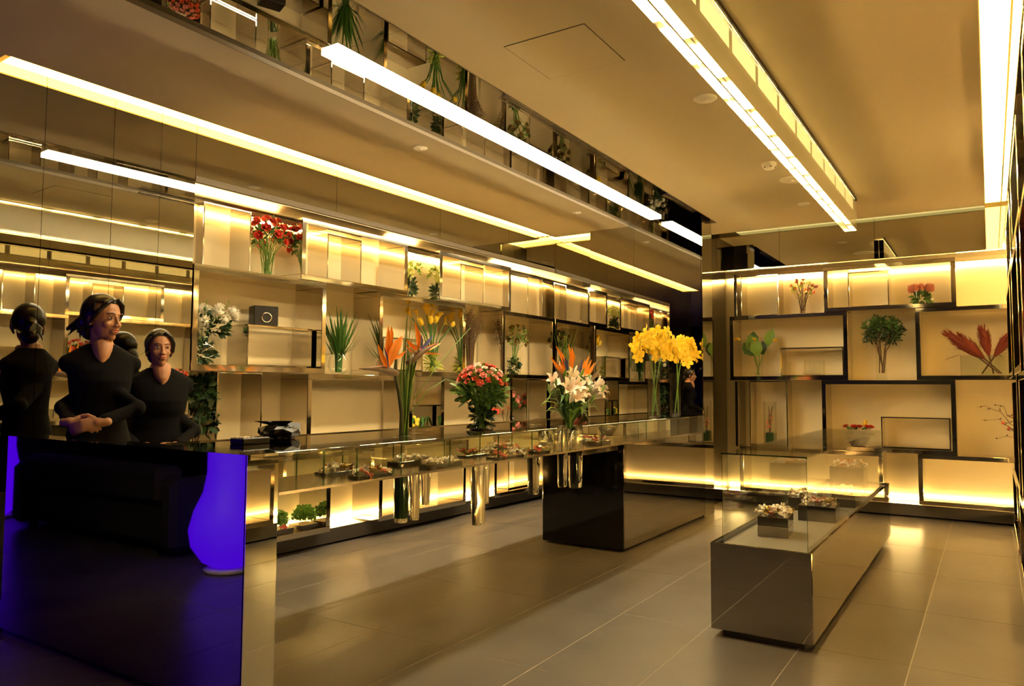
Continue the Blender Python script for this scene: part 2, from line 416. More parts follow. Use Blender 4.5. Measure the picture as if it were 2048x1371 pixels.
for a in range(6):
    an = a*PI/3; part(t, 'vent', 'seam', (-1.479+.046*math.cos(an)-.006, -1.479+.046*math.cos(an)+.006, 6.20+.046*math.sin(an)-.006, 6.20+.046*math.sin(an)+.006, ZC-.043, ZC-.036))

# ================================================================== display boxes
BK = 0.035                                  # boxes stop short of the panel, the light tubes run behind them
def shelf_box(wall, u0, u1, z0, z1, thin, label, group):
    t = 0.012 if thin else 0.045
    if wall == 'L': f, b = (XT if thin else XF), XB+BK
    elif wall == 'B': f, b = (YT if thin else YF), YB-BK
    else: f, b = (RT if thin else RF), RB-BK
    d0, d1 = min(f, b), max(f, b)
    mid = (u0+u1)/2
    loc = (f, mid, z0) if wall != 'B' else (mid, f, z0)
    e = thing('display_box', label, 'display box', loc, group)
    if wall == 'L': LEFTWALL.append(e)
    def pl(nm, a, c, p, q):
        bx = (d0, d1, a, c, p, q) if wall != 'B' else (a, c, d0, d1, p, q)
        part(e, nm, 'chrome', bx, bev=0.0015 if thin else 0.003)
    pl('top_panel', u0, u1, z1-t, z1)
    if z1 > 2.6 and not thin:   # matt cover on the unseen upper side
        bx = (d0+.01, d1-.01, u0+.01, u1-.01, z1+.0005, z1+.002) if wall != 'B' else (u0+.01, u1-.01, d0+.01, d1-.01, z1+.0005, z1+.002)
        part(e, 'top_liner', 'recess_trim', bx)
    pl('bottom_panel', u0, u1, z0, z0+t)
    pl('side_panel', u0, u0+t, z0+t, z1-t); pl('side_panel', u1-t, u1, z0+t, z1-t)
    return e
ORD = ['first', 'second', 'third', 'fourth', 'fifth', 'sixth', 'seventh', 'eighth']
ROWN = ['top', 'upper middle', 'lower middle', 'bottom']
def wall_boxes(wall, wname, rows, zr, side):
    for ri, row in enumerate(rows):
        z0, z1 = zr[ri]
        big = [q for q in row if not q[2]]; thn = [q for q in row if q[2]]
        for lst, kind in ((big, 'large steel display box'), (thn, 'thin-edged steel display box')):
            for k, (u0, u1, th, za, zb) in enumerate(lst):
                lab = f'{kind}, {ORD[k]} from {side} in {ROWN[ri]} row, {wname}' if len(lst) > 1 else f'only {kind} in {ROWN[ri]} row, {wname}'
                shelf_box(wall, u0, u1, z0 if za is None else za, z1 if zb is None else zb, th, lab, f'{wname} wall display boxes')
N_ = None
ZL = [(2.222, 2.73), (1.46, 2.220), (0.70, 1.458), (0.145, 0.698)]
ZB = [(2.215, 2.72), (1.455, 2.213), (0.685, 1.453), (0.16, 0.683)]
LEFT = [
  [(3.31, 3.72, True, 2.223, 2.70), (4.14, 5.41, False, N_, N_), (4.49, 4.89, True, 2.269, 2.67), (5.88, 7.15, False, N_, N_), (6.33, 6.74, True, 2.269, 2.67), (7.63, 7.98, True, 2.223, 2.70)],
  [(3.19, 4.41, False, N_, N_), (3.71, 4.35, True, 1.507, 1.83), (5.04, 6.31, False, N_, N_), (5.18, 5.74, True, 1.507, 1.82), (6.99, 8.11, False, N_, N_)],
  [(3.46, 3.86, True, 0.705, 1.457), (4.23, 5.50, False, N_, N_), (5.52, 5.91, True, 0.705, 1.175), (5.93, 7.19, False, N_, N_), (7.62, 8.08, True, 0.705, 1.457)],
  [(3.24, 4.50, False, N_, N_), (5.07, 6.34, False, N_, N_), (6.85, 8.11, False, N_, N_), (7.25, 7.75, True, 0.192, 0.60)],
]
BACK = [
  [(-2.50, -2.06, True, 2.216, 2.70), (-1.55, -0.27, False, N_, N_), (-1.31, -0.90, True, 2.262, 2.655)],
  [(-2.61, -1.31, False, N_, N_), (-2.05, -1.37, True, 1.501, 1.83), (-0.65, 0.60, False, N_, N_)],
  [(-2.41, -1.98, True, 0.69, 1.45), (-1.59, -0.30, False, N_, N_), (-1.01, -0.36, True, 0.731, 1.06)],
  [(-2.51, -0.99, False, N_, N_), (-0.66, 0.60, False, N_, N_)],
]
# the back row runs into the right-hand corner
BACK = [[(a, min(b, 0.47), c, d, e) for a, b, c, d, e in r] for r in BACK]
RIGHT = [
  [(2.30, 3.55, False, N_, N_), (3.75, 4.10, True, 2.22, 2.69), (4.40, 5.65, False, N_, N_), (4.75, 5.15, True, 2.262, 2.65), (6.10, 7.35, False, N_, N_), (7.75, 8.15, True, 2.22, 2.69)],
  [(3.20, 4.45, False, N_, N_), (3.6, 4.2, True, 1.501, 1.80), (4.95, 6.20, False, N_, N_), (6.75, 8.0, False, N_, N_), (7.1, 7.7, True, 1.501, 1.80)],
  [(2.35, 3.60, False, N_, N_), (4.10, 5.35, False, N_, N_), (4.35, 4.9, True, 0.731, 1.06), (5.80, 7.05, False, N_, N_), (7.4, 7.85, True, 0.69, 1.44)],
  [(3.15, 4.40, False, N_, N_), (4.85, 6.10, False, N_, N_), (6.60, 7.85, False, N_, N_)],
]
wall_boxes('L', 'left wall', LEFT, ZL, 'left')
wall_boxes('B', 'back wall', BACK, ZB, 'left')
wall_boxes('R', 'right-hand wall', RIGHT, ZB, 'camera')
t = thing('shelf_end_post', 'dark upright post at the left end of the top row of the back shelves', 'post', (-2.55, YF, 2.215))
part(t, 'post', 'steel_dark', (-2.56, -2.525, YF+.02, YB-BK, 2.216, 2.715), bev=.003)
t = thing('shelf_end_post', 'dark upright post at the left end of the lower middle row of the back shelves', 'post', (-2.55, YF, 0.675))
part(t, 'post', 'steel_dark', (-2.56, -2.525, YF+.02, YB-BK, 0.676, 1.443), bev=.003)

# ================================================================== service counter
ct = thing('service_counter', 'long glass-fronted service counter with black gloss base block and dark glass top', 'counter', (-2.96, 5.0, 0))
bk_ = part(ct, 'front_panel', 'black_mirror', (-4.90, -2.562, 2.0, 2.015, 0.03, 1.07))
bb = MB().box(-4.90, -2.57, 2.015, 2.15, 0.0, 1.055); bb.build('front_block', 'black_gloss', ct)
part(ct, 'end_mirror', 'mirror_case', (-2.57, -2.560, 2.0, 2.16, 0.03, 1.07))
part(ct, 'block_top', 'black_gloss', (-4.90, -2.562, 2.015, 2.16, 1.056, 1.07))
part(ct, 'worktop', 'worktop_glass', (-3.36, -2.772, 2.16, YE-.003, 1.05, 1.07), bev=.003)
part(ct, 'worktop_edge', 'chrome', (-3.372, -3.361, 2.16, YE-.003, 1.045, 1.075))
part(ct, 'top_glass', 'glass_top', (-2.770, -2.560, 2.162, YE-.003, 1.058, 1.07))
part(ct, 'front_glass', 'glass', (-2.566, -2.560, 2.162, YE-.003, 0.902, 1.057))
part(ct, 'back_mirror', 'mirror_case', (-2.782, -2.772, 2.165, YE-.003, 0.885, 1.049))
part(ct, 'case_floor', 'steel_brushed', (-2.771, -2.562, 2.165, YE-.003, 0.889, 0.901))
part(ct, 'case_beam', 'black_gloss', (-2.771, -2.60, 5.0, YE-.003, 0.845, 0.888))
part(ct, 'rear_rail', 'black_gloss', (-3.36, -3.34, 2.165, YE-.003, 0.93, 1.048))
for y in (2.42, 2.63, 2.95, 3.36, 3.85, 4.25, 4.66, 5.3, 6.2, 7.0):
    part(ct, 'glass_divider', 'glass_edge', (-2.566, -2.5595, y-.002, y+.002, 0.902, 1.057))
pb = part(ct, 'pedestal', 'black_gloss', (-3.35, -2.58, 5.74, YE-.003, 0.02, 0.884), bev=.004)
part(ct, 'pedestal_side', 'black_mirror', (-2.5795, -2.572, 5.742, YE-.003, 0.03, 0.884))

# ================================================================== island display case
X0, X1, Y0, Y1 = -1.33, -0.80, 4.12, 7.64
isl = thing('island_display_case', 'long low glass display case on a mirrored steel base', 'display case', ((X0+X1)/2, (Y0+Y1)/2, 0))
part(isl, 'plinth', 'seam', (X0+.05, X1-.05, Y0+.05, Y1-.05, 0.0, 0.04))
part(isl, 'front_panel', 'steel_dark', (X0, X1, Y0, Y0+.012, 0.04, 0.505), bev=.002)
part(isl, 'back_panel', 'steel_dark', (X0, X1, Y1-.012, Y1, 0.04, 0.505), bev=.002)
part(isl, 'side_panel', 'steel_dark', (X0, X0+.012, Y0+.013, Y1-.013, 0.04, 0.505), bev=.002)
part(isl, 'side_panel', 'steel_dark', (X1-.012, X1, Y0+.013, Y1-.013, 0.04, 0.505), bev=.002)
part(isl, 'core', 'black_gloss', (X0+.013, X1-.013, Y0+.013, Y1-.013, 0.042, 0.46))
part(isl, 'display_bed', 'felt', (X0+.05, X1-.013, Y0+.013, Y1-.10, 0.461, 0.492))
GX0, GX1, GY0, GY1, GZ = -1.268, -0.822, 4.145, 7.33, 0.997
part(isl, 'base_rail', 'chrome', (GX0, GX1, GY0-.006, GY0, 0.493, 0.503), (GX1, GX1+.008, GY0, GY1, 0.493, 0.503))
part(isl, 'front_glass', 'glass', (GX0, GX1, GY0, GY0+.006, 0.493, GZ-.009))
part(isl, 'back_glass', 'glass', (GX0, GX1, GY1-.006, GY1, 0.493, GZ-.009))
for xa in (GX0, GX1-.006):
    for a, b in ((GY0+.007, 5.2), (5.202, 6.26), (6.262, GY1-.007)):
        part(isl, 'side_glass', 'glass', (xa, xa+.006, a, b, 0.493, GZ-.009))
for a, b in ((GY0-.003, 5.9), (5.902, GY1)):
    part(isl, 'top_glass', 'glass', (GX0-.003, GX1+.003, a, b, GZ-.008, GZ))
eg = MB()
for xa in (GX0-.0005, GX1-.0015):
    eg.box(xa, xa+.002, GY0-.001, GY0+.001, 0.493, GZ-.008)
eg.box(GX0-.004, GX1+.004, GY0-.005, GY0-.003, GZ-.008, GZ)
eg.build('polished_edges', 'glass_edge', isl)
part(isl, 'top_edge', 'chrome', (GX0-.003, GX1+.003, GY0-.0035, GY0-.0032, GZ-.005, GZ-.001))

# ================================================================== plants
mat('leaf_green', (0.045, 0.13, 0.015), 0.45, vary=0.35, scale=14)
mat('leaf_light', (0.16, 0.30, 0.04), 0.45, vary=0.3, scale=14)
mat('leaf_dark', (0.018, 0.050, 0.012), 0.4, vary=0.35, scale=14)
mat('leaf_yellow', (0.38, 0.42, 0.04), 0.5, vary=0.25, scale=14)
mat('stem_green', (0.10, 0.22, 0.03), 0.5, vary=0.2, scale=20)
mat('stem_brown', (0.10, 0.05, 0.025), 0.7, vary=0.3, scale=25)
mat('stem_dark', (0.05, 0.06, 0.025), 0.5, vary=0.3, scale=20)
mat('petal_red', (0.55, 0.035, 0.012), 0.55, vary=0.2, scale=20)
mat('petal_coral', (0.85, 0.16, 0.10), 0.55, vary=0.25, scale=20)
mat('petal_pink', (0.85, 0.34, 0.30), 0.55, vary=0.2, scale=20)
mat('petal_dusky', (0.42, 0.13, 0.09), 0.6, vary=0.25, scale=30)
mat('petal_white', (0.82, 0.78, 0.66), 0.55, vary=0.06, scale=20)
mat('petal_blush', (0.86, 0.74, 0.66), 0.5, vary=0.10, scale=20)
mat('petal_yellow', (0.90, 0.62, 0.03), 0.5, vary=0.15, scale=20)
mat('petal_gold', (0.75, 0.50, 0.02), 0.5, vary=0.15, scale=20)
mat('petal_orange', (0.95, 0.28, 0.010), 0.45, vary=0.12, scale=20)
mat('petal_blue', (0.05, 0.06, 0.28), 0.45)
mat('petal_olive', (0.24, 0.17, 0.04), 0.55, vary=0.35, scale=20)
mat('protea_red', (0.17, 0.022, 0.008), 0.7, vary=0.35, scale=40)
mat('spathe', (0.16, 0.11, 0.085), 0.4, vary=0.3, scale=10)
mat('spathe_edge', (0.45, 0.06, 0.05), 0.45)
mat('dried', (0.13, 0.075, 0.030), 0.8, vary=0.35, scale=30)
mat('candy_white', (0.80, 0.72, 0.66), 0.15, spec=0.8, vary=0.1, scale=60, coat=0.8)
mat('candy_red', (0.55, 0.10, 0.07), 0.15, spec=0.8, vary=0.3, scale=60, coat=0.8)
mat('candy_gold', (0.45, 0.30, 0.06), 0.2, metal=0.6, vary=0.3, scale=60)
mat('box_dark', (0.03, 0.024, 0.02), 0.15, coat=0.6)
mat('box_steel', (0.32, 0.29, 0.25), 0.12, 1.0)
Z = Vector((0, 0, 1))
def rnd(a, b): return random.uniform(a, b)
def to(d): return Z.rotation_difference(Vector(d).normalized())
def rdir(zmin=-0.2, zmax=1.0):
    z = rnd(zmin, zmax); a = rnd(0, 2*PI); r = math.sqrt(max(0, 1-z*z)); return Vector((r*math.cos(a), r*math.sin(a), z))
# ---- flower heads, axis +Z, about 1 unit across
def fl_rose(m, name='rose'):
    b = MB(); b.ell((0, 0, .16), (.17, .17, .20), nu=8, nv=5)
    for n, r0, r1, h, w in ((4, .14, .20, .38, .34), (5, .20, .33, .36, .40), (6, .26, .50, .24, .44)):
        off = rnd(0, 6)
        for k in range(n):
            a = off + 2*PI*k/n; c, s_ = math.cos(a), math.sin(a)
            b.blade([(0.03*c, .03*s_, -.05), (r0*c, r0*s_, .04), (r0*1.25*c, r0*1.25*s_, h*.7), (r1*c, r1*s_, h)], [.08, w*.9, w, w*.45], (-s_, c, 0), -0.35)
    return b.mesh(name, m)
def fl_mum(m):
    b = MB(); b.ell((0, 0, 0), (.36, .36, .33), nu=10, nv=7)
    for k in range(70):
        d = rdir(-.7, 1); side = d.cross(Vector((.3, .8, .2)))
        b.blade([d*.28, d*.42, d*.50+Z*.03], [.10, .15, .06], side, .3)
    return b.mesh('chrysanthemum', m)
def fl_tulip(m, name='tulip', openn=.25):
    b = MB()
    for k in range(6):
        a = 2*PI*k/6; c, s_ = math.cos(a), math.sin(a); q = .9 if k % 2 else 1
        b.blade([(0, 0, 0), (.26*c*q, .26*s_*q, .22), (.28*c*q, .28*s_*q, .6), (openn*c*q, openn*s_*q, 1.0)], [.08, .34, .36, .06], (-s_, c, 0), -.4)
    return b.mesh(name, m)
def fl_calla(m):
    b = MB(); N = 12; vs = []; fs = []
    prof = [(.03, 0, 0), (.10, .25, 0), (.16, .5, .02), (.26, .75, .06), (.40, .92, .14)]
    for r, z, sh in prof:
        for k in range(N):
            a = 2*PI*k/N; vs.append((sh+r*math.cos(a), r*math.sin(a), z+.35*r*math.cos(a)*(z > .6)))
    for i in range(len(prof)-1):
        for k in range(N):
            k2 = (k+1) % N; fs.append((i*N+k, i*N+k2, (i+1)*N+k2, (i+1)*N+k))
    b.add(vs, fs, True); b.tube([(0, 0, .2), (.03, 0, .75)], [.04, .03], 6); return b.mesh('calla', m)
def fl_orchid(m):
    b = MB()
    for k, (a, L, w) in enumerate(((90, .50, .34), (162, .52, .30), (234, .50, .32), (306, .50, .32), (18, .52, .30))):
        a = math.radians(a); c, s_ = math.cos(a), math.sin(a)
        b.blade([(0, 0, 0), (.22*c, .22*s_, .08), (.40*c, .40*s_, .10), (L*c, L*s_, .03)], [.10, w, w*.95, .06], (-s_, c, 0), .2)
    b.blade([(0, 0, .02), (0, -.12, .16), (0, -.24, .14), (0, -.34, .04)], [.08, .18, .24, .10], (1, 0, 0), .6)
    b.ell((0, .02, .12), (.05, .05, .10), nu=6, nv=4)
    return b.mesh('orchid', m)
def fl_lily(m):
    b = MB()
    for k in range(6):
        a = 2*PI*k/6; c, s_ = math.cos(a), math.sin(a)
        b.blade([(0, 0, 0), (.07*c, .07*s_, .30), (.16*c, .16*s_, .62), (.34*c, .34*s_, .86), (.48*c, .48*s_, .84)], [.05, .13, .24, .20, .03], (-s_, c, 0), -.25)
    return b.mesh('lily', m)
def fl_bud(m, name='bud'):
    b = MB(); b.lathe([(.02, 0), (.10, .2), (.12, .5), (.07, .85), (0, 1)], 7); return b.mesh(name, m)
def fl_protea(m):
    b = MB(); b.ell((0, 0, .4), (.20, .20, .40), nu=8, nv=6)
    for r, n, h in ((.22, 8, .95), (.30, 9, .78), (.34, 9, .5)):
        for k in range(n):
            a = 2*PI*k/n + r*9; c, s_ = math.cos(a), math.sin(a)
            b.blade([(.08*c, .08*s_, .02), (r*c, r*s_, h*.45), (r*.9*c, r*.9*s_, h)], [.10, .20, .03], (-s_, c, 0), -.3)
    return b.mesh('protea', m)
def fl_anth(m):
    b = MB()
    pts = [(.0, -.15, 0), (0, 0, .05), (0, .3, .08), (0, .6, 0)]
    b.blade(pts, [.3, .62, .5, .03], (1, 0, 0), .15); b.tube([(0, .0, .06), (0, .12, .30)], [.04, .03], 6)
    return b.mesh('anthurium', m)
M_ROSE_RED = fl_rose('petal_red', 'ranunculus'); M_ROSE_CORAL = fl_rose('petal_coral'); M_ROSE_PINK = fl_rose('petal_pink'); M_ROSE_WHITE = fl_rose('petal_blush')
M_ROSE_OLIVE = fl_rose('petal_olive', 'bloom')
M_MUM = fl_mum('petal_white'); M_TULIP = fl_tulip('petal_gold'); M_CALLA = fl_calla('petal_gold')
M_ORCHID = fl_orchid('petal_yellow'); M_ORCHID_G = fl_orchid('leaf_yellow'); M_LILY = fl_lily('petal_blush'); M_BUD = fl_bud('leaf_light'); M_BUDW = fl_bud('petal_white')
M_PROTEA = fl_protea('petal_dusky'); M_ANTH = fl_anth('petal_red'); M_STAR = fl_orchid('leaf_yellow')

def foliage(parent, c, R, n, L, w, m, zmin=-.4, name='foliage', shell=.55, up=.3):
    b = MB(); c = Vector(c)
    for _ in range(n):
        d = rdir(zmin, 1); rr = rnd(shell, 1.0)
        p = c + Vector((d.x*R[0], d.y*R[1], d.z*R[2]))*rr
        g = (Vector((d.x, d.y, d.z+up)) + Vector((rnd(-.5, .5), rnd(-.5, .5), rnd(-.4, .4)))).normalized()
        l = L*rnd(.7, 1.2); side = g.cross(rdir(-1, 1))
        b.blade([p, p+g*l*.35, p+g*l*.75-Z*l*.05, p+g*l-Z*l*.15], [w*.25, w, w*.8, w*.08], side, .25)
    o = b.build(name, m, parent); o['kind'] = 'stuff'; return o
def stems(parent, base, heads, r=.003, m='stem_green', spread=.25, name='stems', r2=None):
    b = MB(); base = Vector(base)
    for h in heads:
        h = Vector(h); s0 = base + Vector((rnd(-1, 1), rnd(-1, 1), 0))*min(.025, r*5*spread*8)
        mid = base.lerp(h, .55) + Vector((0, 0, (h.z-base.z)*.10)); mid.x = base.x+(h.x-base.x)*.40; mid.y = base.y+(h.y-base.y)*.40
        b.tube([s0, mid, h], [r, r, (r2 or r)*.8], 5, cap=False)
    o = b.build(name, m, parent); o['kind'] = 'stuff'; return o
def vase(parent, prof, c, m='glass_clear', n=24, name='vase'):
    return MB().lathe(prof, n, c).build(name, m, parent)
def head(parent, me, p, d, s, name='flower', spin=None):
    p = Vector(p) - parent.location
    q = to(d) @ Quaternion(Z, rnd(0, 6.28) if spin is None else spin)
    return link(me, name, parent, p, q, s)
CYL = lambda r, h: [(0, .002), (r, .002), (r, .008), (r, h)]
FLARE = lambda r0, r1, h: [(0, .003), (r0, .003), (r0*.92, h*.12), (r0*.95, h*.35), (r0+(r1-r0)*.5, h*.7), (r1, h)]
GLOBE = lambda r, h: [(0, .003), (r*.45, .004), (r*.8, h*.14), (r, h*.42), (r*.92, h*.68), (r*.62, h*.92), (r*.60, h)]
def plant(name, label, cat, loc, group=None, left=False):
    t = thing(name, label, cat, loc, group)
    if left: LEFTWALL.append(t)
    return t
def cluster(c, R, n, zmin=-.1):
    out = []; c = Vector(c)
    for i in range(n):
        z = zmin + (1-zmin)*(i+.5)/n; a = i*2.39996+.5; r = math.sqrt(max(0, 1-z*z))
        d = Vector((r*math.cos(a), r*math.sin(a), z)); out.append((c+Vector((d.x*R[0], d.y*R[1], d.z*R[2])), d))
    return out

# ---------------------------------------------------------------- left wall
def red_bouquet(loc, label, left):
    x, y, z = loc
    t = plant('ranunculus_bouquet', label, 'flowers', loc, 'shelf bouquets', left)
    vase(t, FLARE(.035, .075, .22), loc)
    hs = cluster((x, y, z+.34), (.13, .17, .14), 24, -.35)
    stems(t, (x, y, z+.03), [p for p, d in hs], .0035, 'stem_green')
    foliage(t, (x, y, z+.32), (.13, .16, .10), 170, .045, .024, 'leaf_green', -.6)
    for p, d in hs: head(t, M_ROSE_RED, p, d+Z*.4+Vector((.3, 0, 0)), rnd(.07, .09))
    for k in range(3): head(t, M_BUD, (x+rnd(-.05, .05), y+rnd(-.12, .12), z+.47+rnd(-.02, .02)), Z, .035, 'bud')
    return t
red_bouquet((-4.91, 3.95, 2.222), 'red ranunculus bouquet in flared glass vase, top row of left shelves', True)
t = plant('green_bouquet', 'yellow-green blossoms over a leaf-filled glass cylinder, top row of left shelves', 'flowers', (-4.93, 5.66, 2.222), 'shelf bouquets', True)
x, y, z = -4.93, 5.66, 2.222
vase(t, CYL(.065, .22), (x, y, z))
foliage(t, (x, y, z+.11), (.05, .05, .10), 90, .07, .03, 'leaf_dark', -1, 'leaves_in_vase', .2)
hs = cluster((x, y, z+.31), (.11, .13, .08), 22, -.3)
stems(t, (x, y, z+.2), [p for p, d in hs], .002, 'leaf_yellow')
foliage(t, (x, y, z+.30), (.11, .13, .08), 70, .04, .02, 'leaf_light', -.5)
for p, d in hs: head(t, M_STAR, p, d+Z*.3, rnd(.035, .05))
x, y, z = -4.93, 3.40, 1.506
t = plant('chrysanthemum_vase', 'white chrysanthemums in a round glass bowl vase, left shelves', 'flowers', (x, y, z), 'shelf bouquets', True)
vase(t, GLOBE(.115, .22), (x, y, z))
foliage(t, (x, y, z+.10), (.08, .08, .09), 80, .07, .03, 'leaf_dark', -1, 'leaves_in_vase', .3)
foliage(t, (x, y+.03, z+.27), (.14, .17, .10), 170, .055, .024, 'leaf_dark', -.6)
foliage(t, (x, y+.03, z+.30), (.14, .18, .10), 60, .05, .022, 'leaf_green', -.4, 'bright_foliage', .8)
for (dx, dy, dz, s) in ((.10, -.05, .31, .105), (.12, .06, .385, .105), (.12, .18, .40, .10), (.02, .13, .43, .09), (.0, .0, .42, .09), (.13, -.16, .26, .08), (.06, .24, .37, .085), (.10, .12, .34, .08), (-.08, .10, .42, .085), (-.1, .2, .40, .08)):
    d = Vector((dx*2+.5, dy, .4)); head(t, M_MUM, (x+dx, y+dy, z+dz), d, s)
hs = [(x+.02, y+.02, z+.46), (x+.03, y+.20, z+.47), (x, y-.12, z+.42)]
stems(t, (x, y, z+.1), hs, .003)
for p in hs: head(t, M_BUD, p, Z, .035, 'bud')
t = plant('speaker', 'small black cube speaker on a thin-edged display box', 'speaker', (-4.90, 3.92, 1.831), None, True)
b = MB().bbox(-.075, .075, -.095, .095, 0, .155, b=.004); body = b.build('cabinet', 'black_plastic', t, local=True)
b = MB().tube([(.076, .0, .06+.02*0), (.082, 0, .06)], .038, 20); 
b = MB().lathe([(.030, 0), (.034, .006), (.042, .006), (.044, 0)], 24); b.v = [(.0755+q[2], q[0], .062+q[1]) for q in b.v]; pr_ = b.build('port_ring', 'steel_brushed', t, local=True)
b = MB().lathe([(0, .001), (.030, .001)], 24); b.v = [(.0755+q[2], q[0], .062+q[1]) for q in b.v]; b.build('port', 'seam', t, local=True).parent = pr_
t.rotation_euler.z = -0.35
x, y, z = -4.92, 4.74, 1.461
t = plant('grass_vase', 'tall green grass blades in a round glass bowl vase, left shelves', 'plant', (x, y, z), 'shelf bouquets', True)
vase(t, GLOBE(.095, .19), (x, y, z))
for k in range(80):
    a = rnd(0, 2*PI); R = rnd(.03, .26); H = rnd(.36, .60) if k < 62 else rnd(.25, .4)
    c, s_ = math.cos(a), math.sin(a); b = MB()
    b.blade([(x+.03*c*rnd(0, 1), y+.03*s_, z+.02), (x+.03*c, y+.03*s_, z+.18), (x+R*.45*c, y+R*.5*s_, z+H*.65), (x+R*.7*c, y+R*c*0+R*s_, z+H)], [.012, .020, .024, .002], (-s_, c, 0), .35)
    b.build('grass_blade', 'leaf_green', t)
x, y, z = -4.93, 6.02, 1.506
t = plant('calla_vase', 'yellow calla lilies in a green-tinted square vase, left shelves', 'flowers', (x, y, z), 'shelf bouquets', True)
vase(t, CYL(.08, .22), (x, y, z), n=4)
foliage(t, (x, y, z+.10), (.045, .045, .09), 60, .10, .02, 'leaf_yellow', -1, 'stems_in_vase', .2)
hs = []
for k in range(13):
    a = k*2.4; R = .08+.15*(k % 4)/3; hs.append((x+.5*R*math.cos(a), y+1.25*R*math.sin(a), z+.50+.10*((k*7) % 5)/4-.25*abs(R*math.sin(a))))
stems(t, (x, y, z+.05), hs, .006, 'leaf_green')
for p in hs: head(t, M_CALLA if p[2] > z+.5 else M_TULIP, p, Vector((p[0]-x, p[1]-y, .28)), rnd(.085, .11))
x, y, z = -4.93, 6.66, 1.461
t = plant('dried_branches', 'dried brown branches in a tall clear vase, left shelves', 'plant', (x, y, z), 'shelf bouquets', True)
vase(t, CYL(.05, .34), (x, y, z))
b = MB()
for k in range(60):
    a = rnd(0, 2*PI); R = rnd(.03, .15); H = rnd(.5, .74); c, s_ = math.cos(a), math.sin(a)
    p1 = (x+.03*c, y+.03*s_, z+.02); p2 = (x+R*.35*c, y+R*.35*s_, z+H*.6); p3 = (x+R*.8*c, y+R*1.0*s_, z+H)
    b.tube([p1, p2, p3], [.004, .0035, .0015], 4, cap=False)
    for q in range(10):
        f_ = rnd(.4, 1); p = Vector(p2).lerp(Vector(p3), f_); d = rdir(-.2, 1)*rnd(.03, .06); b.tube([p, p+d], [.0015, .001], 3, cap=False); b.ell(p+d, .006, nu=4, nv=3)
b.build('twigs', 'dried', t)['kind'] = 'stuff'
x, y, z = -4.93, 7.52, 1.506
t = plant('cymbidium_vase', 'olive-green orchid spray leaning from a moss-filled glass vase, left shelves', 'flowers', (x, y, z), 'shelf bouquets', True)
vase(t, CYL(.085, .21), (x, y, z))
foliage(t, (x, y, z+.10), (.068, .068, .095), 110, .05, .03, 'leaf_dark', -1, 'moss', .5)
hs = cluster((x+.02, y+.07, z+.46), (.09, .15, .13), 15, -.7)
stems(t, (x, y, z+.15), [p for p, d in hs], .003, 'stem_green')
foliage(t, (x, y+.06, z+.44), (.10, .15, .13), 40, .05, .025, 'leaf_light', -.8)
for p, d in hs: head(t, M_ROSE_OLIVE, p, d+Vector((.5, 0, 0)), rnd(.07, .09))
x, y, z = -4.90, 3.33, 0.70
t = plant('dark_leaf_plant', 'tall dark-leaved plant with red berries in the left end niche', 'plant', (x, y, z), None, True)
vase(t, CYL(.05, .16), (x, y, z))
hs = [(x+rnd(-.05, .08), y+rnd(-.09, .09), z+rnd(.3, .68)) for k in range(12)]
stems(t, (x, y, z+.02), hs, .003, 'stem_brown')
for i, h in enumerate(hs): foliage(t, h, (.05, .07, .06), 16, .075, .045, 'leaf_dark', -1, 'leaf_spray')
for k in range(9): head(t, M_BUD, (x+.09+rnd(-.02, .03), y+.13+rnd(-.04, .05), z+.55+rnd(-.05, .05)), rdir(), .018, 'berry').data.materials
x, y, z = -4.88, 5.72, 0.718
t = plant('yellow_orchid_pot', 'yellow flower among arching green leaves inside a small left-wall box', 'plant', (x, y, z), None, True)
MB().lathe([(0, 0), (.05, 0), (.065, .09), (.06, .09), (0, .08)], 20, (x, y, z)).build('pot', 'box_dark', t)
for k in range(7):
    a = k*.9; c, s_ = math.cos(a), math.sin(a); MB().blade([(x, y, z+.08), (x+.06*c, y+.09*s_, z+.26), (x+.09*c, y+.14*s_, z+.34), (x+.11*c, y+.17*s_, z+.24)], [.02, .04, .045, .005], (-s_, c, 0), .3).build('leaf', 'leaf_green', t)
stems(t, (x, y, z+.05), [(x+.04, y-.05, z+.30)], .003)
head(t, M_ORCHID, (x+.04, y-.05, z+.30), (1, -.3, .3), .12)
x, y, z = -4.90, 6.98, 0.746
t = plant('anthurium_vase', 'red anthuriums on thin stems in the lower middle row, left shelves', 'flowers', (x, y, z), None, True)
vase(t, CYL(.035, .14), (x, y, z))
hs = [(x+.04, y-.08, z+.33), (x+.06, y+.03, z+.36), (x+.02, y+.10, z+.32)]
stems(t, (x, y, z+.03), hs, .004, 'stem_dark')
for p in hs: head(t, M_ANTH, p, (.6, -.4, .7), .13)
x, y, z = -4.90, 7.40, 0.70
t = plant('pink_rose_vase', 'pink and coral roses in a dark vase near the far end of the left shelves', 'flowers', (x, y, z), None, True)
MB().lathe([(0, 0), (.04, 0), (.045, .05), (.03, .20), (.05, .32), (.046, .32), (.028, .20)], 18, (x, y, z)).build('vase', 'box_dark', t)
hs = cluster((x, y, z+.48), (.10, .12, .11), 14, -.4)
stems(t, (x, y, z+.3), [p for p, d in hs], .003); foliage(t, (x, y, z+.44), (.10, .12, .09), 60, .06, .03, 'leaf_green')
for i, (p, d) in enumerate(hs): head(t, M_ROSE_PINK if i % 3 else M_ROSE_CORAL, p, d+Z*.3, .075)
